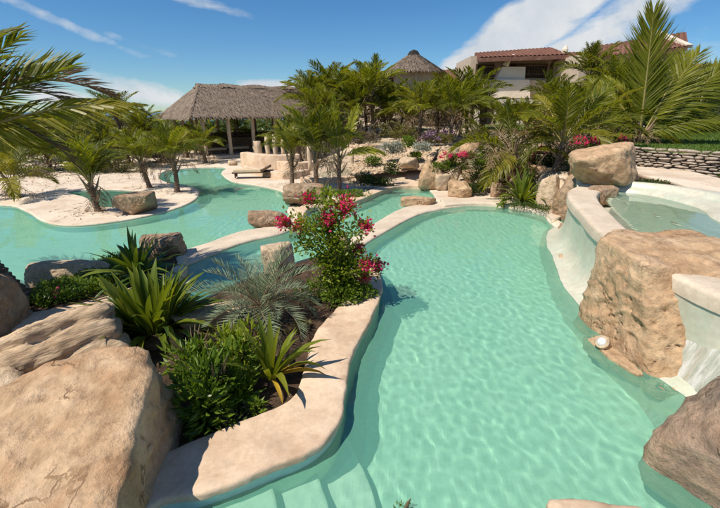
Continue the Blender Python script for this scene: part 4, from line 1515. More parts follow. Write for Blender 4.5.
# conical thatched hut roof above the lodge
hc = aty(413, 74, 43.5); ha = aty(412, 52, 43.5)
hut = thing('thatched_hut', 'conical thatched hut with a dark peak above the hotel roofs', 'hut', (hc.x, 43.5, 2.0))
rr = 3.25
mb = MB(); n = 16
zh = hc.z - 2.0; za = ha.z - 2.0
vs = [(rr * math.cos(2 * math.pi * i / n), rr * math.sin(2 * math.pi * i / n), zh) for i in range(n)] + [(0, 0, za)]
mb.add(vs, [(i, (i + 1) % n, n) for i in range(n)] + [tuple(range(n - 1, -1, -1))])
put('roof', mb.mesh('roof', M['thatch_base']), hut)
quads = []
for i in range(n):
    a = Vector(vs[i]); b = Vector(vs[(i + 1) % n]); t_ = Vector(vs[n])
    quads.append((a, b, t_, t_))
tho = put('thatch', thatch_mb(quads, 20, .12, .4, rg, .09).mesh('thatch', M['thatch']), hut); tag(tho, kind='stuff')
mb = MB(); mb.tube([(0, 0, za - .45), (0, 0, za + .05), (0, 0, za + .2)], [.75, .42, .05], 9); put('peak', mb.mesh('peak', M['black']), hut)
mb = MB(); mb.box((0, 0, zh / 2), (3.6, 3.6, zh)); put('wall', mb.mesh('wall', M['hotel_wall']), hut)
for a in range(8):
    mb = MB(); mb.box((2.5 * math.cos(a * .785), 2.5 * math.sin(a * .785), zh / 2 + 1.9), (.18, .18, zh - 3.5)); put('post', mb.mesh('post', M['wood_pale']), hut)

# ------------------------------------------------------------------ ROCKS
# foreground, left
cB = Vector((-2.9, 2.5, .42))
def rel(x, y, z, c=None): return tuple(Vector((x, y, z)) - (c or cB))
rock('huge smooth sandstone boulder filling the bottom left corner', tuple(cB), (1.55, 1.5, .95), 41, sub=6, planes=2, rough=.9, p=11,
     wplanes=[((.975, .17, .12), rel(-1.87, 3.0, .8)), ((-.10, -.30, .95), rel(-1.95, 3.15, 1.08)), ((-.05, .80, .55), rel(-2.3, 3.62, 1.0)), ((-.62, .50, .55), rel(-3.15, 3.45, .98)), ((.45, .80, .3), rel(-1.85, 3.6, .7))])
rock('long boulder with deep wind-cut grooves behind the huge corner boulder', (-4.35, 4.45, .16), (1.3, .62, .56), 17, mat='strata', sub=6, planes=4, rough=1.0, strata=1.7, rz=R(24), tilt=(R(-18), R(-14)))
rock('rounded brown boulder at the left edge below the palm trunk', (-5.9, 5.35, .40), (.72, .75, .66), 23, sub=5, planes=6, rz=.4, mat='rock_brown')
rock('flat pale stone between the grooved boulder and the left edge', (-4.6, 3.6, .22), (.9, .6, .35), 29, mat='sandstone_pale', sub=5)
rock('long flat pinkish stone at the pool edge left of the ground cover', tuple(at(70, 272, .28)), (.72, .26, .26), 31, mat='sandstone_pale', sub=5, rz=R(18), strata=.5)
rock('blocky brown rock beside the dark spiky plant on the planting strip', tuple(at(163, 246, .32)), (.50, .36, .30), 37, mat='rock_brown', sub=5, rz=R(15), strata=.8)
rock('pale slab lying between the silver palm and the bright green bush', tuple(at(212, 316, .24)), (.62, .17, .14), 43, mat='sandstone_pale', sub=5, rz=R(38))
rock('tan rock standing behind the silver fan of palm leaves', tuple(at(278, 262, .38)), (.36, .26, .40), 47, mat='sandstone_pale', sub=5, rz=.5)
rock('tall tan rock hidden behind the bougainvillea', tuple(at(340, 250, .42)), (.27, .25, .42), 53, mat='sandstone', sub=5)
rock('rounded tan rock on the dividing wall left of the bougainvillea', tuple(at(268, 220, .2)), (.58, .36, .30), 59, mat='rock_brown', sub=5, rz=R(12))
# far left island and deck
rock('dark brown block of stone on the sandy island beside the palm', tuple(at(134, 203, .38)), (.60, .44, .38), 61, mat='rock_brown', sub=5, rz=R(8), rough=.6, p=40, planes=4)
rock('layered brown boulder on the deck between the big pool and middle pool', tuple(at(305, 194, .45)), (.75, .55, .44), 67, mat='rock_brown', sub=5, strata=1.3)
rock('flat tan rock lying on the curved wall between middle and right pools', tuple(at(419, 201, .15)), (.68, .34, .22), 71, mat='sandstone', sub=5, rz=R(-4))
rock('rounded tan boulder at the far end of the right pool', tuple(at(460, 189, .35)), (.48, .38, .34), 73, mat='sandstone', sub=5, rz=R(-18))
# right side
cM = Vector((4.50, 5.35, .5))
rock('massive rough rock standing against the spill wall of the basin', tuple(cM), (1.3, 1.35, 1.05), 83, mat='sandstone', sub=6, planes=0, rough=.85, p=34, pit=1.3,
     wplanes=[((-1, -.02, .10), rel(3.76, 5.0, .0, cM)), ((-.22, -.86, .46), rel(3.80, 4.40, .0, cM)), ((.80, -.58, -.15), rel(4.40, 4.35, .6, cM)), ((.02, -.10, .99), rel(4.23, 5.8, 1.44, cM)), ((-.62, .78, .0), rel(3.85, 6.25, .8, cM)), ((-.78, -.62, .12), rel(3.74, 4.52, .1, cM))])
rock('smooth dark brown boulder in the bottom right corner', (3.90, 2.66, .42), (.76, .95, 1.0), 89, mat='rock_grey', sub=6, planes=7, rough=.7, p=12, fixed=[((-.6, .3, .8), .86)], rz=.5)
rock('top of a pale rounded stone at the bottom edge of the right pool', (2.02, 2.20, .02), (.46, .30, .27), 97, mat='coping', sub=5, rough=.5)
rock('big leaning boulder perched above the far end of the basin', tuple(at(605, 164, 1.85)), (.98, .72, .66), 101, mat='sandstone', sub=5, planes=5, fixed=[((.8, -.5, .1), .75), ((-.1, -.3, 1), .9)], rz=R(-8), tilt=(0, R(-6)))
rock('tall pale slab rock leaning beside the right pool', tuple(at(546, 197, .5)), (.42, .40, .86), 103, mat='sandstone_pale', sub=5, rz=.3, tilt=(R(-12), R(12)))
rock('tall brown rock at the far foot of the basin wall', tuple(at(578, 200, .62)), (.74, .55, .98), 107, mat='rock_brown', sub=5, p=14)
rock('small round brown stone on top of the tall brown rock', tuple(at(593, 183, 1.22)), (.34, .28, .2), 109, mat='rock_brown', sub=4)
rock('reddish low stone at the waterline below the tall brown rock', tuple(at(566, 232, .0)), (.22, .5, .20), 113, mat='rock_brown', sub=4, rz=R(-30))
rock('low tan stone at the waterline of the spill wall', tuple(at(565, 259, -.05)), (.17, .26, .14), 117, mat='sandstone', sub=4, rz=R(-20))
rock('low sloping tan stone at the foot of the massive rock', (3.64, 5.0, -.15), (.15, .56, .23), 119, mat='sandstone', sub=5, rz=R(8), planes=6)
rock('flat tan stone apron under the near corner of the massive rock', (3.92, 4.30, -.19), (.22, .18, .22), 123, mat='sandstone', sub=5, rz=R(-20))
rock('brown stone wedged at the far end of the basin rim', (6.75, 11.25, 1.1), (.42, .3, .3), 131, mat='rock_brown', sub=4)
rock('pale boulder half seen behind the far right pool edge plants', tuple(at(540, 173, 1.0)), (.36, .3, .32), 127, mat='sandstone', sub=4)

# rock garden beyond the pools: px, py, z, half sizes, material, label
GARD = [
    (430, 176, .7, .5, .45, .62, 'sandstone', 'upright tan block at the left end of the rock garden'),
    (407, 163, 1.1, .5, .4, .3, 'sandstone_pale', 'pale flat stone above the pebbled slope'),
    (447, 158, 1.25, .62, .5, .42, 'sandstone', 'orange tan boulder beside the red flowers'),
    (468, 150, 1.5, .55, .45, .5, 'sandstone', 'tall orange boulder high in the rock garden'),
    (483, 156, 1.35, .5, .42, .42, 'sandstone_pale', 'pale tilted stone right of the orange boulder'),
    (458, 166, 1.05, .5, .4, .38, 'sandstone', 'tan stone in the middle of the rock garden'),
    (471, 176, .7, .40, .34, .34, 'sandstone', 'small tan stone above the dark green shrub'),
    (440, 182, .42, .42, .36, .42, 'sandstone_pale', 'cream stone standing by the middle pool'),
    (452, 175, .7, .36, .3, .5, 'sandstone_pale', 'narrow cream stone leaning in the rock garden'),
    (504, 176, .7, .42, .36, .36, 'rock_brown', 'brown rock behind the agave'),
    (497, 190, .35, .30, .28, .38, 'rock_brown', 'brown rock left of the agave'),
    (522, 158, 1.3, .5, .4, .32, 'sandstone', 'pinkish stone in the dry palms'),
    (534, 149, 1.6, .45, .4, .25, 'sandstone_pale', 'pale stone below the garden path'),
    (404, 143, 1.6, .42, .35, .38, 'sandstone_pale', 'small pale pyramid shaped stone above the slope'),
    (427, 137, 1.9, .48, .4, .5, 'sandstone_pale', 'white pointed stone beside the purple flowers'),
    (496, 141, 1.75, .9, .5, .35, 'sandstone_pale', 'long pale stone bench high in the garden'),
    (420, 152, 1.35, .45, .4, .3, 'sandstone', 'tan stone left of the red flowers'),
    (551, 172, .95, .3, .3, .3, 'sandstone', 'small stone beside the leaning palm trunk'),
    (440, 168, 1.0, .4, .35, .4, 'sandstone', 'squat tan stone under the red flowers'),
    (486, 168, 1.0, .35, .3, .3, 'sandstone_pale', 'pale stone between the agave and the palm stump'),
]
for i, (a, b, z, sx, sy, sz, mt, lb) in enumerate(GARD):
    rock(lb, tuple(at(a, b, z * .9)), (sx, sy, sz), 300 + i * 3, mat=mt, sub=4, rz=i * .7, rough=.9)
# stones on the beach behind the left pool
for i, (a, b, s, lb) in enumerate([(232, 163, .3, 'small stone on the deck by the pavilion steps'), (262, 166, .35, 'stone beside the low curved wall'), (215, 161, .22, 'little stone left of the pavilion posts')]):
    rock(lb, tuple(at(a, b, .2)), (s, s * .8, s * .6), 380 + i, mat='sandstone_pale', sub=3)

# pebbled bank above the middle pool
mb = MB(); rg = random.Random(31)
PEB = []
c0 = [at(352, 178, .4), at(425, 172, .5), at(440, 150, 1.35), at(350, 146, 1.3)]
mbb = MB()
g = 14
vs = []
for j in range(g):
    for i in range(g):
        p = c0[0].lerp(c0[1], i / (g - 1)).lerp(c0[3].lerp(c0[2], i / (g - 1)), j / (g - 1))
        vs.append((p.x, p.y, p.z + .06 * nz3((p.x, p.y, 0)) + .1))
mbb.add(vs, [(j * g + i, j * g + i + 1, (j + 1) * g + i + 1, (j + 1) * g + i) for j in range(g - 1) for i in range(g - 1)])
tag(put('slope', mbb.mesh('slope', M['coping'], True)), 'sandy slope rising behind the middle pool', kind='structure')
V1, F1 = ico(1)
for q in range(2600):
    u, v = rg.random(), rg.random() ** .9
    p = c0[0].lerp(c0[1], u).lerp(c0[3].lerp(c0[2], u), v)
    s = rg.uniform(.04, .10)
    rz = rg.uniform(0, 3); ca, sa = math.cos(rz), math.sin(rz)
    mb.add([(p.x + (a * ca * 1.3 - b * sa) * s, p.y + (a * sa * 1.3 + b * ca) * s, p.z + .12 + c * s * .7 + .06 * nz3((p.x, p.y, 0))) for a, b, c in V1], F1)
tag(put('pebbles', mb.mesh('pebbles', M['sandstone_pale'], True)), 'rounded pale pebbles covering the slope behind the middle pool', kind='stuff')

# ------------------------------------------------------------------ small built things
t = thing('pool_light', 'small round pool light set in the tan stone at the foot of the massive rock', 'light', tuple(at(602, 342, .12)))
t.rotation_euler = (R(50), 0, R(-55))
mb = MB(); mb.tube([(0, 0, -.1), (0, 0, .02), (0, 0, .03)], [.10, .10, .085], 18); put('ring', mb.mesh('ring', M['sandstone_pale'], False), t)
mb = MB(); mb.tube([(0, 0, 0), (0, 0, .035), (0, 0, .045)], [.065, .062, .04], 18); put('lens', mb.mesh('lens', M['metal'], True), t)
# white spill chute between the massive rock and the corner boulder
mb = MB()
vs = []
TOPP = [(4.55, 4.7, 1.06), (4.75, 3.6, 1.06), (5.2, 1.6, 1.0)]
NS, NV = 40, 44
for i in range(NS):
    s = i / (NS - 1)
    for j in range(NV):
        v = j / (NV - 1)
        a = Vector(TOPP[0]).lerp(Vector(TOPP[1]), v * 2) if v < .5 else Vector(TOPP[1]).lerp(Vector(TOPP[2]), v * 2 - 1)
        f = Vector((3.55, 4.6, -1.0)).lerp(Vector((2.95, 1.2, -1.0)), v)
        z = a.z + (f.z - a.z) * (1 - (1 - s) ** 1.7)
        p = a.lerp(f, s ** .8)
        w_ = .05 * nz3((p.x * 2.4, p.y * 2.4, z)) + .02 * nz3((p.x * 9, p.y * 3, z * 2))
        vs.append((p.x + w_, p.y, z + w_))
mb.add(vs, [(i * NV + j, i * NV + j + 1, (i + 1) * NV + j + 1, (i + 1) * NV + j) for i in range(NS - 1) for j in range(NV - 1)])
tag(put('spill_chute', mb.mesh('spill_chute', M['foam'], True)), 'white foaming spillway between the massive rock and the corner boulder', 'spillway')

# sun lounger by the big pool
sl = thing('sun_lounger', 'low wooden sun lounger on the deck beside the big pool', 'sun lounger', tuple(at(252, 177, .1)), R(8))
mb = MB(); mb.box((0, 0, .25), (1.9, .62, .05)); put('frame', mb.mesh('frame', M['wood_dark']), sl)
mb = MB(); mb.box((0, 0, 0), (.07, .07, .26)); lg = mb.mesh('leg', M['wood_dark'])
for a in (-.8, .8):
    for b in (-.25, .25):
        put('leg', lg, sl, loc=(a, b, .13))
mb = MB(); mb.box((-.2, 0, .33), (1.4, .58, .11), taper=.96); put('mattress', mb.mesh('mattress', M['cushion']), sl)
mb = MB(); mb.box((0, 0, 0), (.62, .58, .09), taper=.95); put('backrest', mb.mesh('backrest', M['wood_dark']), sl, loc=(.72, 0, .42), rot=(0, R(-28), 0))

# low curved seats / walls and carved posts on the beach bar terrace
def low_wall(label, pts, w, z1, mat='coping', name='low_wall', z0=0.0):
    mb = MB()
    a = spline(pts, 8, False)
    o = resample(a, 50); inn = []
    for i, p in enumerate(o):
        q = Vector(o[max(i - 1, 0)]); r_ = Vector(o[min(i + 1, 49)])
        t = (r_ - q).normalized(); inn.append((p[0] - t.y * w, p[1] + t.x * w))
    ribbon_mb(mb, o, inn, z1, z0, z0, r=.05, n=50)
    return tag(put(name, mb.mesh(name, M[mat], True)), label, 'wall')
low_wall('low curved stone ledge behind the sun lounger', px2([(243, 166), (262, 170), (285, 173), (310, 170)], .4), .5, .42)
low_wall('upper curved stone ledge under the beach posts', px2([(246, 158), (268, 162), (300, 165), (335, 160)], .5), .5, .62)
low_wall('cream stepped ledge rising to the pavilion', px2([(240, 155), (256, 157), (275, 158), (300, 157)], .8), .6, .95)
low_wall('low sandy kerb behind the palms of the middle pool', px2([(300, 178), (320, 180), (345, 178), (360, 176)], .3), .35, .34)
rg = random.Random(5)
POSTS = [(258, 150, .34, 1.1, 'thick pale stump post nearest the pavilion'), (268, 152, .17, 1.5, 'pale carved post left of the ledge palm'), (276, 158, .15, 1.8, 'tall pale post between the ledges'),
         (310, 166, .13, 1.7, 'pale post between the two ledge palms'), (283, 150, .14, 1.2, 'short pale post behind the ledge palm'), (352, 170, .12, 1.4, 'pale post right of the yellow palm')]
for a, b, r_, h_, lb in POSTS:
    p = at(a, b + 6, .15)
    mb = MB()
    mb.tube([(0, 0, -.1), (.02, 0, h_ * .3), (-.02, .02, h_ * .6), (0, 0, h_)], [r_ * 1.15, r_ * .9, r_ * 1.0, r_ * .8], 9)
    tag(put('wooden_post', mb.mesh('wooden_post', M['wood_pale'], True), loc=p), lb, 'post')
# stick fence
fa, fb = at(296, 158, .3), at(362, 158, .4)
fence = thing('stick_fence', 'fence of upright sticks behind the beach ledges', 'fence', (fa.x, fa.y, .15))
pm = MB(); pm.tube([(0, 0, -.2), (.01, .01, .6), (0, 0, 1.45)], [.05, .045, .035], 6); pme = pm.mesh('stick', M['wood_pale'])
nst = 46
for i in range(nst):
    p = (fb - fa) * (i / (nst - 1)); p.z = 0
    put('stick', pme, fence, loc=(p.x, p.y + rg.uniform(-.05, .05), 0), rot=(rg.uniform(-.05, .05), rg.uniform(-.06, .06), rg.uniform(0, 6)), scale=(1, 1, rg.uniform(.75, 1.15)))
mb = MB(); mb.tube([(0, .07, 1.0), tuple((fb - fa).xy) + (1.0,)], .03, 6); put('rail', mb.mesh('rail', M['wood_dark']), fence)
# garden path kerbs near the hotel
low_wall('pale stone kerb of the upper garden path', [tuple(at(478, 131, 2.0).xy), tuple(at(510, 136, 2.0).xy), tuple(at(545, 140, 1.8).xy)], 1.0, 2.05, 'coping_white', z0=1.0)
tag(put('garden_lawn', (lambda m_: (slab_mb(m_, resample([tuple(at(478, 124, 2.1).xy), tuple(at(560, 124, 2.1).xy), tuple(at(560, 131, 2.1).xy), tuple(at(490, 131, 2.1).xy)], 30, True), 1.5, 2.22, .04), m_.mesh('garden_lawn', M['lawn']))[1])(MB())), 'strip of lawn in front of the hotel', kind='structure')

# ------------------------------------------------------------------ FOREGROUND PLANTS
s = at(154, 332, .12)
rosette('clump of broad glossy sword leaves between the boulders and the channel', s, .98, 150, 3, ('strap', 'lime', 'lime', 'strap', 'wide', 'dark'), elev=(88, 18), name='strap_leaf_plant', r=.46, stem=.05,
        extra=[(200, 25, 1.2, 'lime', 1), (185, 18, 1.2, 'strap', 1), (215, 40, 1.15, 'lime', 0), (-30, 55, 1.05, 'lime', 1), (-12, 62, 1.1, 'lime', 0)])
s = at(140, 290, .12)
rosette('dark spiky dracaena on a short stem on the planting strip', s, .92, 64, 5, ('dark', 'strap', 'widedark'), elev=(86, -22), name='dracaena', stem=.32, r=.055)
s = at(272, 384, .12)
rosette('bright green crinum with two yellowing leaves over the coping', s, .86, 24, 8, ('lime', 'strap', 'lime'), elev=(86, 42), name='crinum_lily', r=.05, stem=.06,
        extra=[(2, 20, .72, 'yellow', 2), (-60, 10, .45, 'yellow', 3), (20, 45, .9, 'lime', 2), (-5, 35, .6, 'yellow', 1)])
# silver palm: low clump of stiff grey-green fronds
rs_ = random.Random(12)
c = at(262, 322, .15)
spec = []
for i in range(34):
    az = i * 137.5
    e = 74 - i * 2.3 + rs_.uniform(-6, 6)
    spec.append((az, e, 1.0 * rs_.uniform(.8, 1.1), 'silver', min(.99, i / 34 + .1)))
palm('low silvery date palm fanning out in the middle of the planting bed', c, .30, 1.0, spec=spec, seed=12, r=.07, boots=6, name='silver_palm', cat='palm plant')
for (a, b, hh, sz, n, sd, mt, ln, lb) in [
        (214, 405, .12, (.52, .46, .95), 1150, 4, 'bush', .17, 'dense dark green leafy bush in the shade of the huge boulder'),
        (236, 374, .12, (.42, .40, .85), 800, 9, 'lime', .155, 'bright lime green leafy bush behind the crinum'),
        (196, 372, .12, (.40, .36, .75), 650, 14, 'bush', .155, 'leafy bush squeezed between the corner boulder and sword leaves')]:
    bush(lb, at(a, b, hh), sz, n, sd, mt, ln=ln, wd=.046, lumps=13, stems=12)
for i, (a, b, sz, mt, lb) in enumerate([(228, 424, .20, 'bush_dark', 'small dark seedling on the soil near the coping'), (250, 410, .16, 'bush', 'little green seedling beside the coping'), (300, 330, .22, 'bush_olive', 'low olive herb under the silver palm'),
                                        (205, 345, .3, 'bush_olive', 'olive green herb by the pale slab'), (176, 300, .25, 'bush_olive', 'olive herb behind the sword leaves'), (310, 300, .24, 'bush_dry', 'dry brown weeds beneath the bougainvillea')]):
    bush(lb, at(a, b, .12), (sz, sz, sz * .9), 130, 500 + i, mt, ln=.09, wd=.03, lumps=5, stems=5, name='herb', cat='small plant')

# bougainvillea: arching canes with leaves and magenta bracts at the tips
bb = at(338, 300, .15)
boug = thing('bougainvillea', 'bougainvillea with magenta flowers arching over the tip of the planting bed', 'shrub', bb)
rg = random.Random(77)
tips = [(308, 199, 2.0, 7.6), (326, 198, 1.9, 7.9), (346, 206, 1.75, 7.9), (330, 220, 1.5, 7.6), (299, 226, 1.3, 7.5), (284, 222, 1.2, 7.3), (318, 226, 1.35, 7.2), (366, 226, 1.3, 7.6), (358, 250, .95, 7.3),
        (378, 266, .7, 7.1), (367, 264, .65, 6.9), (364, 277, .5, 6.8), (350, 262, .8, 7.0), (300, 245, 1.0, 7.0), (335, 240, 1.2, 7.1), (346, 292, .4, 6.6), (318, 262, .8, 6.8), (336, 272, .7, 6.7)]
heavy = {1: 0, 2: 1.0, 3: .9, 4: .4, 5: .5, 6: 0, 7: .35, 8: .45, 9: .5, 10: .5, 11: .5, 0: .35}
for i, (a, b, h_, Y) in enumerate(tips):
    tp = aty(a, b, bb.y + rg.uniform(-.25, .3))
    e = tp - bb
    m1 = Vector((e.x * .25, e.y * .3, e.z * .62)) + Vector((rg.uniform(-.05, .05), 0, .08))
    cane = spline([(0, 0, -.05), tuple(m1), tuple(Vector((e.x * .65, e.y * .7, e.z * .95))), tuple(e)], 6, False)
    mb = MB(); mb.tube(cane, [.016 - .011 * k / (len(cane) - 1) for k in range(len(cane))], 5)
    put('cane', mb.mesh('cane', M['stem']), boug)
    mb = MB(); pts = []; dirs = []
    for q in range(300):
        s_ = rg.uniform(.12, 1) ** .8
        k = s_ * (len(cane) - 1); i0 = min(len(cane) - 2, int(k)); p = Vector(cane[i0]).lerp(Vector(cane[i0 + 1]), k - i0)
        o = Vector((rg.gauss(0, 1), rg.gauss(0, 1), rg.gauss(0, 1))) * (.10 * (1.15 - .5 * s_))
        pts.append(p + o); dirs.append((o * 9)[:])
    leaf_quads(mb, pts, .072, .048, rg, dirs=dirs)
    put('leaves', mb.mesh('leaves', M['lime' if i % 3 else 'bush']), boug)
    hv = heavy.get(i, 0)
    if hv:
        mb = MB()
        ps = [e + Vector((rg.gauss(0, 1), rg.gauss(0, 1), rg.gauss(0, 1))) * (.035 + .045 * hv) for _ in range(int(90 + 170 * hv))]
        leaf_quads(mb, ps, .058, .055, rg)
        put('flower_cluster', mb.mesh('flower_cluster', M['magenta']), boug)
bm_ = MB(); pts = []; dirs = []
pts, dirs = clump_pts((.85, .48, .46), 2400, rg, 12)
leaf_quads(bm_, pts, .07, .042, rg, dirs=dirs)
put('leaves', bm_.mesh('leaves', M['bush']), boug)

# creeping ground cover on the small planting strip
cover = px2([(30, 306), (40, 292), (62, 284), (92, 268), (122, 260), (138, 270), (120, 286), (80, 300), (40, 308)], .14)
mb = cover_mb(cover, 9000, random.Random(2), .26, .06, .028, .13)
tag(put('ground_cover', mb.mesh('ground_cover', M['bush'])), 'low green ground cover creeping over the small planting strip', kind='stuff')
cover = px2([(75, 292), (100, 276), (125, 266), (150, 264), (166, 268), (140, 280), (110, 290)], .14)
mb = cover_mb(cover, 2600, random.Random(8), .16, .06, .026, .13)
tag(put('ground_cover', mb.mesh('ground_cover', M['bush'])), 'brighter creeping leaves below the dark spiky dracaena', kind='stuff')
fb = MB(); p0 = at(55, 293, .3)
leaf_quads(fb, [p0 + Vector((rg.gauss(0, .05), rg.gauss(0, .05), rg.gauss(0, .03))) for _ in range(30)], .05, .045, rg)
tag(put('flower', fb.mesh('flower', M['magenta'])), 'single pink flower in the creeping ground cover', 'flower')
bush('small leafy twig standing at the bottom edge of the right pool', at(404, 512, -.05), (.09, .06, .22), 34, 91, 'bush', ln=.045, wd=.016, lumps=5, stems=3, name='twig', cat='twig')

# agave clumps and garden plants beyond the right pool
rosette('broad green agave clump on the far bank of the right pool', at(521, 203, .15), 1.15, 48, 15, ('wide', 'lime', 'strap'), elev=(84, 12), name='agave', r=.14, stem=.1)
rosette('yellow green strap leaves beside the agave', at(503, 205, .12), .55, 16, 16, ('lime', 'lime'), elev=(80, 15), name='strap_leaf_plant', r=.06)
rosette('small spiky plant on the bank between the two middle palms', at(326, 196, .3), .6, 22, 18, ('strap', 'dark'), elev=(84, 15), name='strap_leaf_plant', r=.06)
rosette('spiky rosette at the back of the rock garden', at(560, 152, 1.5), .8, 22, 19, ('dark', 'strap'), elev=(84, 10), name='agave', r=.06)
cover = px2([(508, 207), (530, 208), (548, 213), (552, 206), (535, 201), (512, 202)], .2)
mb = cover_mb(cover, 2200, random.Random(6), .2, .06, .03, .16)
tag(put('ground_cover', mb.mesh('ground_cover', M['bush_dark'])), 'dark creeping leaves hanging over the far coping of the right pool', kind='stuff')

GB = [  # px, py(base), z, size, n, mat, label, flowers
    (455, 168, .95, (.7, .5, .55), 700, 'bush', 'green shrub in the rock garden below the red flowers', None),
    (452, 160, 1.3, (.45, .35, .35), 300, 'bush_olive', 'shrub with red flowers in the rock garden', ('magenta', 6, .12, .09)),
    (470, 158, 1.4, (.35, .3, .3), 220, 'bush_olive', 'smaller red flowering shrub right of the first', ('magenta', 4, .1, .09)),
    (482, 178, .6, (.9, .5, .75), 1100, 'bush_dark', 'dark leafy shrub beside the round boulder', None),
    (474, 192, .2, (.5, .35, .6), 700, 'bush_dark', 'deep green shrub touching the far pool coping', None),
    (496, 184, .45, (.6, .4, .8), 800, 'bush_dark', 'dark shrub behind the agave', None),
    (366, 182, .35, (.55, .4, .55), 500, 'bush_dark', 'dark round shrub on the pebbled slope', None),
    (350, 196, .2, (.8, .35, .32), 700, 'bush', 'low green shrub along the middle pool', None),
    (377, 184, .25, (.9, .35, .35), 700, 'bush_dark', 'spreading dark shrub at the back of the middle pool', None),
    (392, 172, .75, (.42, .35, .62), 420, 'bush_dark', 'round dark bush above the middle pool', None),
    (393, 152, 1.4, (.8, .5, .6), 800, 'bush_silver', 'silvery white shrub above the pebbled slope', None),
    (408, 146, 1.7, (.5, .4, .5), 420, 'bush', 'green shrub between the silvery ones', None),
    (423, 150, 1.6, (.55, .4, .45), 500, 'bush_silver', 'second silvery shrub near the pointed stone', None),
    (440, 141, 1.9, (.9, .5, .45), 600, 'bush_olive', 'purple flowering shrub high in the garden', ('purple', 12, .2, .13)),
    (552, 166, 1.2, (1.0, .6, .9), 1300, 'bush_dark', 'pink flowering shrub left of the leaning boulder', ('magenta', 10, .12, .08)),
    (580, 157, 1.5, (1.1, .7, .9), 1200, 'bush', 'shrub dotted with pink flowers behind the leaning boulder', ('magenta', 14, .13, .09)),
    (612, 152, 1.6, (.9, .6, .7), 900, 'bush_dark', 'dark shrub under the tall right palm', ('magenta', 8, .15, .10)),
    (530, 166, 1.1, (.9, .6, .8), 900, 'bush_olive', 'olive shrub among the dry palm leaves', None),
    (512, 152, 1.5, (1.0, .6, .7), 800, 'bush_olive', 'olive shrub above the pale stones', None),
    (540, 140, 1.9, (1.6, .8, 1.0), 1100, 'bush_olive', 'yellow green thicket below the hotel pillars', None),
    (470, 140, 2.0, (1.4, .8, .9), 900, 'bush_olive', 'yellow green shrub under the central palms', None),
    (395, 136, 2.0, (1.6, .8, .9), 900, 'bush_olive', 'bright olive hedge shrub behind the pebbled slope', None),
    (360, 142, 1.7, (1.6, .8, 1.0), 900, 'bush_dry', 'dry brown thicket behind the yellow palm', None),
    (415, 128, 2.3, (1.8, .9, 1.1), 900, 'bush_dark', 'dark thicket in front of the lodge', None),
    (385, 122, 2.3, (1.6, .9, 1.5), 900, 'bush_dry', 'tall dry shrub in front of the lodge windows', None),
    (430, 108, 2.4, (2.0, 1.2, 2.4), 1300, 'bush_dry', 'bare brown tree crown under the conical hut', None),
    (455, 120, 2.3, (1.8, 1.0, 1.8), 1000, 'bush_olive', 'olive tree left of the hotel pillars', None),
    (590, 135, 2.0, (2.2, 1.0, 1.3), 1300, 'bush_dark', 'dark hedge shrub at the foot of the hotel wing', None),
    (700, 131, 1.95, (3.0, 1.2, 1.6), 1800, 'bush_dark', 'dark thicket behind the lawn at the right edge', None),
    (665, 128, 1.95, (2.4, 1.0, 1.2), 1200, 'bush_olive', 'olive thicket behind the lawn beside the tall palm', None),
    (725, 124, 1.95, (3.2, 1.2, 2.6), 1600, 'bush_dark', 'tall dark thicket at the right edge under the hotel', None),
    (372, 163, .9, (.5, .35, .4), 420, 'bush', 'fresh green shrub low on the pebbled slope', None),
    (414, 158, 1.1, (.45, .35, .4), 380, 'bush', 'green shrub on the pebbled slope beside the upright tan block', None),
    (437, 170, .9, (.45, .35, .4), 420, 'bush', 'green shrub squeezed between the rock garden stones', None),
    (480, 164, 1.1, (.6, .4, .5), 520, 'bush', 'bright green shrub above the round boulder of the rock garden', None),
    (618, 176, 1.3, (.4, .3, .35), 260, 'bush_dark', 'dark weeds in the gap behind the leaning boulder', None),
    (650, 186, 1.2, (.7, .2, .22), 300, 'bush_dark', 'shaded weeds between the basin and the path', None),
]
for i, (a, b, z, sz, n, mt, lb, fl) in enumerate(GB):
    d = at(a, b, z).y if b > 128 else 38
    p = at(a, b, z) if b > 128 else aty(a, b, 36 + i % 3); 
    if b <= 128: p.z = 2.15
    k = max(1.0, p.y / 16)
    bush(lb, p, sz, int(n * 1.25), 600 + i, mt, ln=.075 * k + .03, wd=.035 * k + .01, flowers=fl, lumps=10, stems=5)

# ------------------------------------------------------------------ PALMS
# tall right palm, frond by frond: azimuth (0 = right, 90 = away), elevation, length, kind, bend
pr = at(637, 153, 1.45)
hero = [(172, 85, 5.1, 'herotop', .0, 78), (-6, 36, 4.4, 'heroside', .9, 66), (182, 54, 3.6, 'heroside', .9, -62), (-3, 72, 4.4, 'heroside', .9, 70), (-8, 50, 4.6, 'heroside', .0, 62), (2, 68, 4.4, 'hero', .4, 40), (-20, 26, 3.6, 'heroside', .9, 50), (30, 42, 3.6, 'hero', .7), (182, 40, 3.0, 'heroside', .9, -50), (200, 14, 2.6, 'heroy', .9, -40),
        (165, 58, 3.2, 'hero', .4, -45), (-4, 12, 2.8, 'herob', 0, 30), (175, 70, 2.7, 'heroy', .3, -30), (60, 60, 3.8, 'hero', .5), (-160, 2, 1.9, 'brown', .5), (-20, 6, 2.2, 'yellow', .9), (120, 64, 3.4, 'hero', .4), (10, -10, 1.8, 'brown', .9), (-60, 5, 1.2, 'brown', .9), (-175, -15, 1.6, 'brown', .9), (-100, 10, 1.0, 'brown', .5)]
palm('tall bright palm with one frond standing straight up behind the leaning boulder', pr, .75, 4, spec=hero, seed=33, r=.15, boots=14)

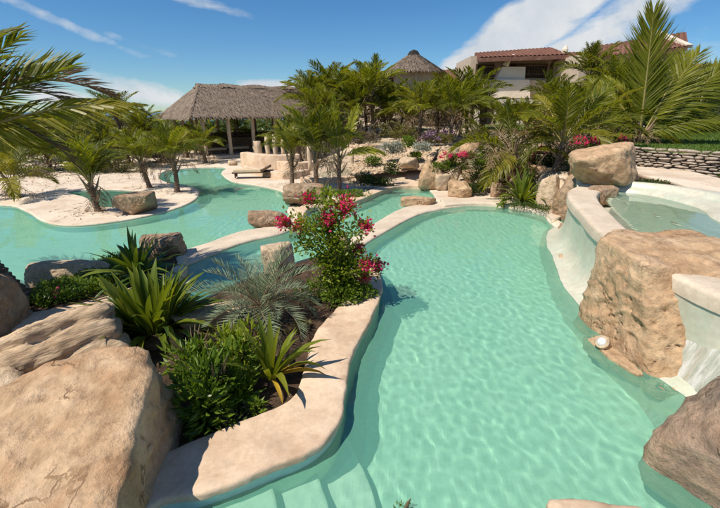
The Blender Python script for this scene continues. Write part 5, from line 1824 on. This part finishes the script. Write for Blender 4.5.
# near left palm whose crown leans in from outside the frame
pl = at(22, 300, .2)
palmL = [(0, 40, 3.1, 'hero', .4, 52), (5, 64, 3.3, 'herob', .5, 45), (2, 56, 3.6, 'herob', .0, 40), (-2, 31, 3.7, 'herolong', .0, 42), (8, 72, 2.9, 'hero', .4, 40), (-4, 40, 2.2, 'heroy', .9, 35), (12, 50, 2.7, 'herob', .9, 20), (75, 30, 2.9, 'green', .7), (150, 50, 2.8, 'green', .6), (200, 40, 2.7, 'green', .6),
         (250, 45, 2.5, 'green', .7), (300, 25, 2.4, 'green', .8), (110, 65, 2.7, 'lit', .4), (-12, 60, 2.9, 'green', .5, 30), (45, 60, 2.8, 'green', .3), (20, 34, 2.0, 'green', .6, 20)]
palm('near palm at the left edge with a leaning ringed trunk and browning fronds', pl, 2.15, 3, spec=palmL, seed=44, r=.19, lean=(-1.35, .15), boots=10, nseg=14, flare=1.25)

PALMS = [  # px, py base, ground z, height, L, nf, keys, lean, elev, label
    (98, 210, .1, .95, 1.6, 20, ('green', 'lit', 'lit'), (-.05, 0), (89, 60), 'young dark green palm with a thick base on the sandy island'),
    (150, 187, .1, 1.15, 1.4, 17, ('green', 'lit'), (-.25, 0), (88, 42), 'palm with a thin trunk at the back of the sandy island'),
    (177, 191, .1, 1.35, 1.6, 19, ('green', 'lit', 'yellow'), (.0, 0), (88, 38), 'palm leaning over the pool at the tip of the sandy island'),
    (20, 196, .1, .55, 1.9, 12, ('yellow', 'green'), (-.2, 0), (86, 25), 'short palm with a leaning stubby trunk at the left edge'),
    (292, 186, .15, 1.4, 1.55, 18, ('green', 'lit'), (.05, 0), (88, 42), 'green palm on the deck behind the layered boulder'),
    (317, 190, .2, 1.6, 2.0, 18, ('green', 'green', 'lit'), (.0, 0), (88, 46), 'dark palm on the ledge right of the green one'),
]
for i, (a, b, z, h_, L, nf, ks, ln_, ev, lb) in enumerate(PALMS):
    palm(lb, at(a, b, z), h_, L, nf, 60 + i, ks, 4, r=.105, lean=ln_, elev=ev)
# yellow palm with upright fronds
palm('yellow green young palm with tall upright fronds by the middle pool', at(340, 191, .2), 1.35, 2.3, seed=71, r=.10,
     spec=[(160, 86, 2.3, 'young', 0, 80), (10, 70, 2.1, 'young', .0, 70), (175, 74, 2.0, 'young', .3, -60), (-15, 24, 1.9, 'young', .8, 50), (200, 35, 1.6, 'green', .5), (230, 10, 1.3, 'brown', .6), (60, 50, 1.7, 'yellow', .4), (-50, -30, 1.1, 'brown', .5), (140, 55, 1.7, 'green', .5), (180, -40, 1.0, 'brown', .5)])

DIST = [  # px base, Y, ground z, crown-centre py, L, keys, label
    (128, 27, .1, 148, 2.3, ('far', 'farlit'), 'palm behind the island palms, left of the pavilion'),
    (108, 25, .1, 140, 2.4, ('far',), 'dark palm rising behind the island pond'),
    (45, 24, .1, 150, 2.3, ('far', 'farlit'), 'palm at the far left behind the sandy beach'),
    (72, 26, .1, 136, 2.5, ('far',), 'dark tall palm left of the island palms'),
    (122, 31, .1, 108, 2.8, ('far',), 'tallest dark palm on the left skyline'),
    (92, 33, .1, 118, 2.6, ('far',), 'palm on the left skyline near the brown frond'),
    (205, 27.5, .1, 141, 2.0, ('far', 'farlit'), 'palm drooping over the pavilion front post'),
    (187, 31, .1, 138, 2.2, ('far',), 'palm just left of the pavilion'),
    (150, 34, .1, 128, 2.4, ('farlit', 'far'), 'palm under the left tip of the thatched roof'),
    (22, 28, .1, 138, 2.4, ('far',), 'palm in the far left grove'),
    (301, 27, .3, 132, 2.3, ('farlit', 'far'), 'palm against the right end of the thatched roof'),
    (316, 31, .6, 94, 2.9, ('far', 'farlit'), 'tall palm right of the thatched roof on the skyline'),
    (332, 34, .9, 84, 3.0, ('far',), 'tall dark palm on the skyline left of the lodge'),
    (349, 29, .7, 105, 2.9, ('far', 'farlit'), 'palm behind the yellow palm'),
    (367, 33, 1.2, 84, 3.0, ('farlit', 'far'), 'palm in front of the red roof of the lodge'),
    (385, 31, 1.3, 100, 3.1, ('far', 'farlit'), 'dark palm left of the conical hut'),
    (418, 25, 1.6, 102, 2.5, ('far', 'farlit'), 'palm with a pale trunk below the conical hut'),
    (400, 33, 1.8, 104, 2.6, ('far',), 'palm half hidden in front of the lodge'),
    (450, 24, 1.7, 105, 2.6, ('farlit', 'far'), 'palm with curved pale trunk above the red flowers'),
    (466, 29, 2.0, 92, 2.9, ('far', 'farlit'), 'tall palm left of the white gable'),
    (435, 35, 2.0, 92, 2.7, ('far',), 'palm right of the conical hut'),
    (482, 30, 2.0, 104, 2.3, ('farlit', 'far'), 'palm against the left end of the hotel roof'),
    (541, 30, 2.0, 92, 2.4, ('far',), 'dark palm right of the white gable'),
    (578, 31, 2.0, 66, 3.1, ('far',), 'tall dark palm against the hotel roof and white chimney'),
    (606, 28, 1.9, 78, 2.8, ('farlit', 'far'), 'palm left of the tall right palm'),
    (596, 34, 1.9, 92, 2.8, ('far',), 'palm in front of the left part of the hotel wing'),
    (664, 31, 1.9, 92, 2.9, ('far',), 'palm behind the lawn below the hotel wing'),
    (692, 31, 1.9, 84, 3.0, ('far', 'far', 'farlit'), 'dark palm near the right edge in front of the hotel wing'),
    (716, 30, 1.9, 88, 3.0, ('far',), 'large dark palm at the right edge above the lawn'),
    (642, 34, 1.9, 95, 2.6, ('farlit',), 'palm hidden behind the upright frond'),
    (309, 38, .5, 86, 2.6, ('far',), 'slim palm touching the sky beside the thatched roof'),
    (325, 28, .6, 106, 2.7, ('far', 'farlit'), 'palm between the skyline palms and the stick fence'),
    (341, 32, .9, 90, 2.9, ('farlit', 'far'), 'palm with steep fronds left of the red lodge roof'),
    (358, 30, 1.0, 98, 2.7, ('far',), 'dark palm under the red lodge roof'),
    (376, 29, 1.2, 82, 3.0, ('farlit', 'farlit'), 'bright tall palm left of the conical hut'),
    (392, 30, 1.5, 110, 2.4, ('far', 'farlit'), 'short palm below the conical hut'),
    (405, 28, 1.6, 112, 2.3, ('far',), 'dark short palm left of the pale trunk'),
    (436, 28, 1.9, 100, 2.6, ('farlit', 'far'), 'palm between the two pale trunks'),
    (459, 27, 1.9, 100, 2.7, ('far', 'farlit'), 'palm right of the curved pale trunk'),
    (500, 26, 1.9, 118, 2.2, ('farlit',), 'short bright palm below the white gable'),
    (524, 25, 1.9, 118, 2.3, ('far', 'farlit'), 'palm in front of the hotel pillars'),
    (560, 26, 1.9, 104, 2.6, ('far',), 'dark palm behind the bright garden palm'),
    (612, 24, 1.9, 104, 2.6, ('far', 'farlit'), 'palm behind the left side of the tall palm'),
    (62, 29, .1, 128, 2.5, ('farlit', 'far'), 'palm with upright fronds left of the skyline palms'),
    (84, 23, .1, 150, 2.0, ('far', 'farlit'), 'short palm behind the thick based island palm'),
    (138, 25, .1, 146, 2.1, ('farlit', 'far'), 'bright short palm left of the thin trunk palm'),
    (166, 28, .1, 138, 2.1, ('far',), 'dark palm behind the palm at the island tip'),
    (8, 23, .1, 158, 2.0, ('far',), 'shaded palm at the left edge of the beach'),
]
for i, (a, Y, z, cpy, L, ks, lb) in enumerate(DIST):
    p = aty(a, 150, Y); ctr = aty(a, cpy, Y)
    h_ = max(.6, ctr.z - z - L * .22)
    palm(lb, (p.x, Y, z), h_, L * .9, 20, 120 + i, ks, 4, r=.12, lean=(random.uniform(-.3, .3), 0), elev=(88, 30), brownkey='farbrown', boots=5, nseg=7)
# mid palms on the right of the rock garden
palm('dry leaning palm with brown hanging fronds beside the agave', at(488, 180, .6), .9, 2.2, 9, 91, ('yellow', 'green', 'brown'), 8, r=.13, lean=(.35, 0), elev=(75, 5))
palm('palm with one tall dark frond above the agave', at(512, 172, 1.0), .7, 2.8, 9, 92, ('green', 'yellow', 'brown'), 5, r=.14, elev=(75, 10))
palm('bright palm with a dark trunk left of the leaning boulder', at(551, 176, 1.0), 1.25, 2.5, 15, 93, ('yellow', 'lit', 'green'), 6, r=.13, lean=(.25, 0), elev=(86, 18))
palm('broad palm right behind the bright one', at(585, 158, 1.4), 1.1, 2.4, 13, 94, ('green', 'yellow', 'lit'), 5, r=.13, elev=(85, 15))

# undifferentiated far grove and scrub
for i, (a, Y, lb) in enumerate([(30, 21.5, 'dry brush under the palms at the far left of the beach'), (75, 23.5, 'dry brush behind the pond between the palm trunks'), (118, 23, 'low dark brush at the back of the sandy island'),
                                (160, 27.5, 'brush at the foot of the palm left of the pavilion'), (55, 27, 'tangled dry brush deep in the left grove'), (100, 28.5, 'dark brush deep in the left grove')]):
    p = aty(a, 150, Y)
    bush(lb, (p.x, Y, .05), (1.5, .8, .75), 700, 950 + i, ('bush_dry', 'bush_dark', 'bush_olive')[i % 3], ln=.16, wd=.06, lumps=9, stems=8)
# fallen leaflets and bark on the sand round the palms
mb = MB(); rg = random.Random(9)
spots_ = [(98, 210, 1.1, 150), (150, 187, 1.0, 90), (177, 191, .8, 70), (20, 196, 1.2, 150), (60, 178, 3.5, 500), (120, 172, 3.0, 350), (292, 186, .9, 80), (317, 190, .9, 80), (240, 162, 1.5, 60), (20, 172, 4.0, 500), (340, 190, .8, 90)]
for a, b, rr_, n_ in spots_:
    c = at(a, b, .06)
    for q in range(n_):
        x = c.x + rg.gauss(0, rr_ * .6); y = c.y + rg.gauss(0, rr_ * .6)
        if in_poly(x, y, H) or in_poly(x, y, POND): continue
        t_ = rg.uniform(0, 3.14); l = rg.uniform(.08, .3); w_ = rg.uniform(.008, .02)
        dx, dy = math.cos(t_), math.sin(t_); z = .065 if not (a > 285) else .075
        mb.add([(x - dy * w_, y + dx * w_, z), (x + dy * w_, y - dx * w_, z), (x + dx * l, y + dy * l, z + rg.uniform(.005, .03))], [(0, 1, 2)])
tag(put('leaf_litter', mb.mesh('leaf_litter', M['frond_brown'])), 'fallen brown palm leaflets scattered on the sand', kind='stuff')
rg = random.Random(50)
gl = 'one of the look-alike palms in the far grove behind the left pool'
for i in range(26):
    Y = rg.uniform(34, 58); a = rg.uniform(-20, 330)
    p = aty(a, 120, Y)
    palm(gl, (p.x, Y, 0), rg.uniform(1.6, 2.7), rg.uniform(2.2, 2.7), 11, 700 + i, ('far', 'farlit'), 2, r=.12, elev=(84, 0), brownkey='farbrown', boots=0, nseg=6, group='far palms behind the left pool and pavilion')
for i in range(16):
    a = 10 + i * 20 + rg.uniform(-6, 6); Y = rg.uniform(29.5, 34) if a < 160 or a > 300 else 42
    p = aty(a, 120, Y)
    bush(['dark shrub in the scrub behind the beach', 'dry brown shrub in the scrub behind the beach'][i % 2], (p.x, Y, 0), (2.1, 1.2, 1.5), 900, 800 + i, ('bush_dark', 'bush_dry')[i % 2] if i % 4 else 'bush_olive', ln=.24, wd=.10, lumps=10, stems=5,
         group=['dark scrub behind the beach', 'dry scrub behind the beach'][i % 2])
mb = MB()
for i in range(16000):
    Y = rg.uniform(45, 80); a = rg.uniform(-40, 520)
    p = aty(a, 112, Y)
    zt_ = 2.0 + 1.0 * nz3((p.x * .12, Y * .1, 0)) + (1.0 if a > 300 else 0)
    z = rg.uniform(0, zt_)
    leaf_quads(mb, [(p.x, Y, z)], .8, .35, rg)
tag(put('far_thicket', mb.mesh('far_thicket', M['bush_dark'])), 'low dark thicket along the far shore', kind='stuff')
for o in bpy.data.objects:
    if o.parent and o.name.split('.')[0] in ('flower_cluster', 'leaves'):
        o['kind'] = 'stuff'
    if o.type == 'MESH' and o.name.split('.')[0] in ('pool_floor', 'pool_wall', 'pool_side', 'step', 'weir_wall', 'spill_wall', 'pond_floor', 'coping_slab', 'boulder', 'basin_floor', 'shelving_bank', 'spill_chute', 'planter_coping', 'pool_coping'):
        o.cycles.is_caustics_receiver = True
print('objects', len(bpy.data.objects))
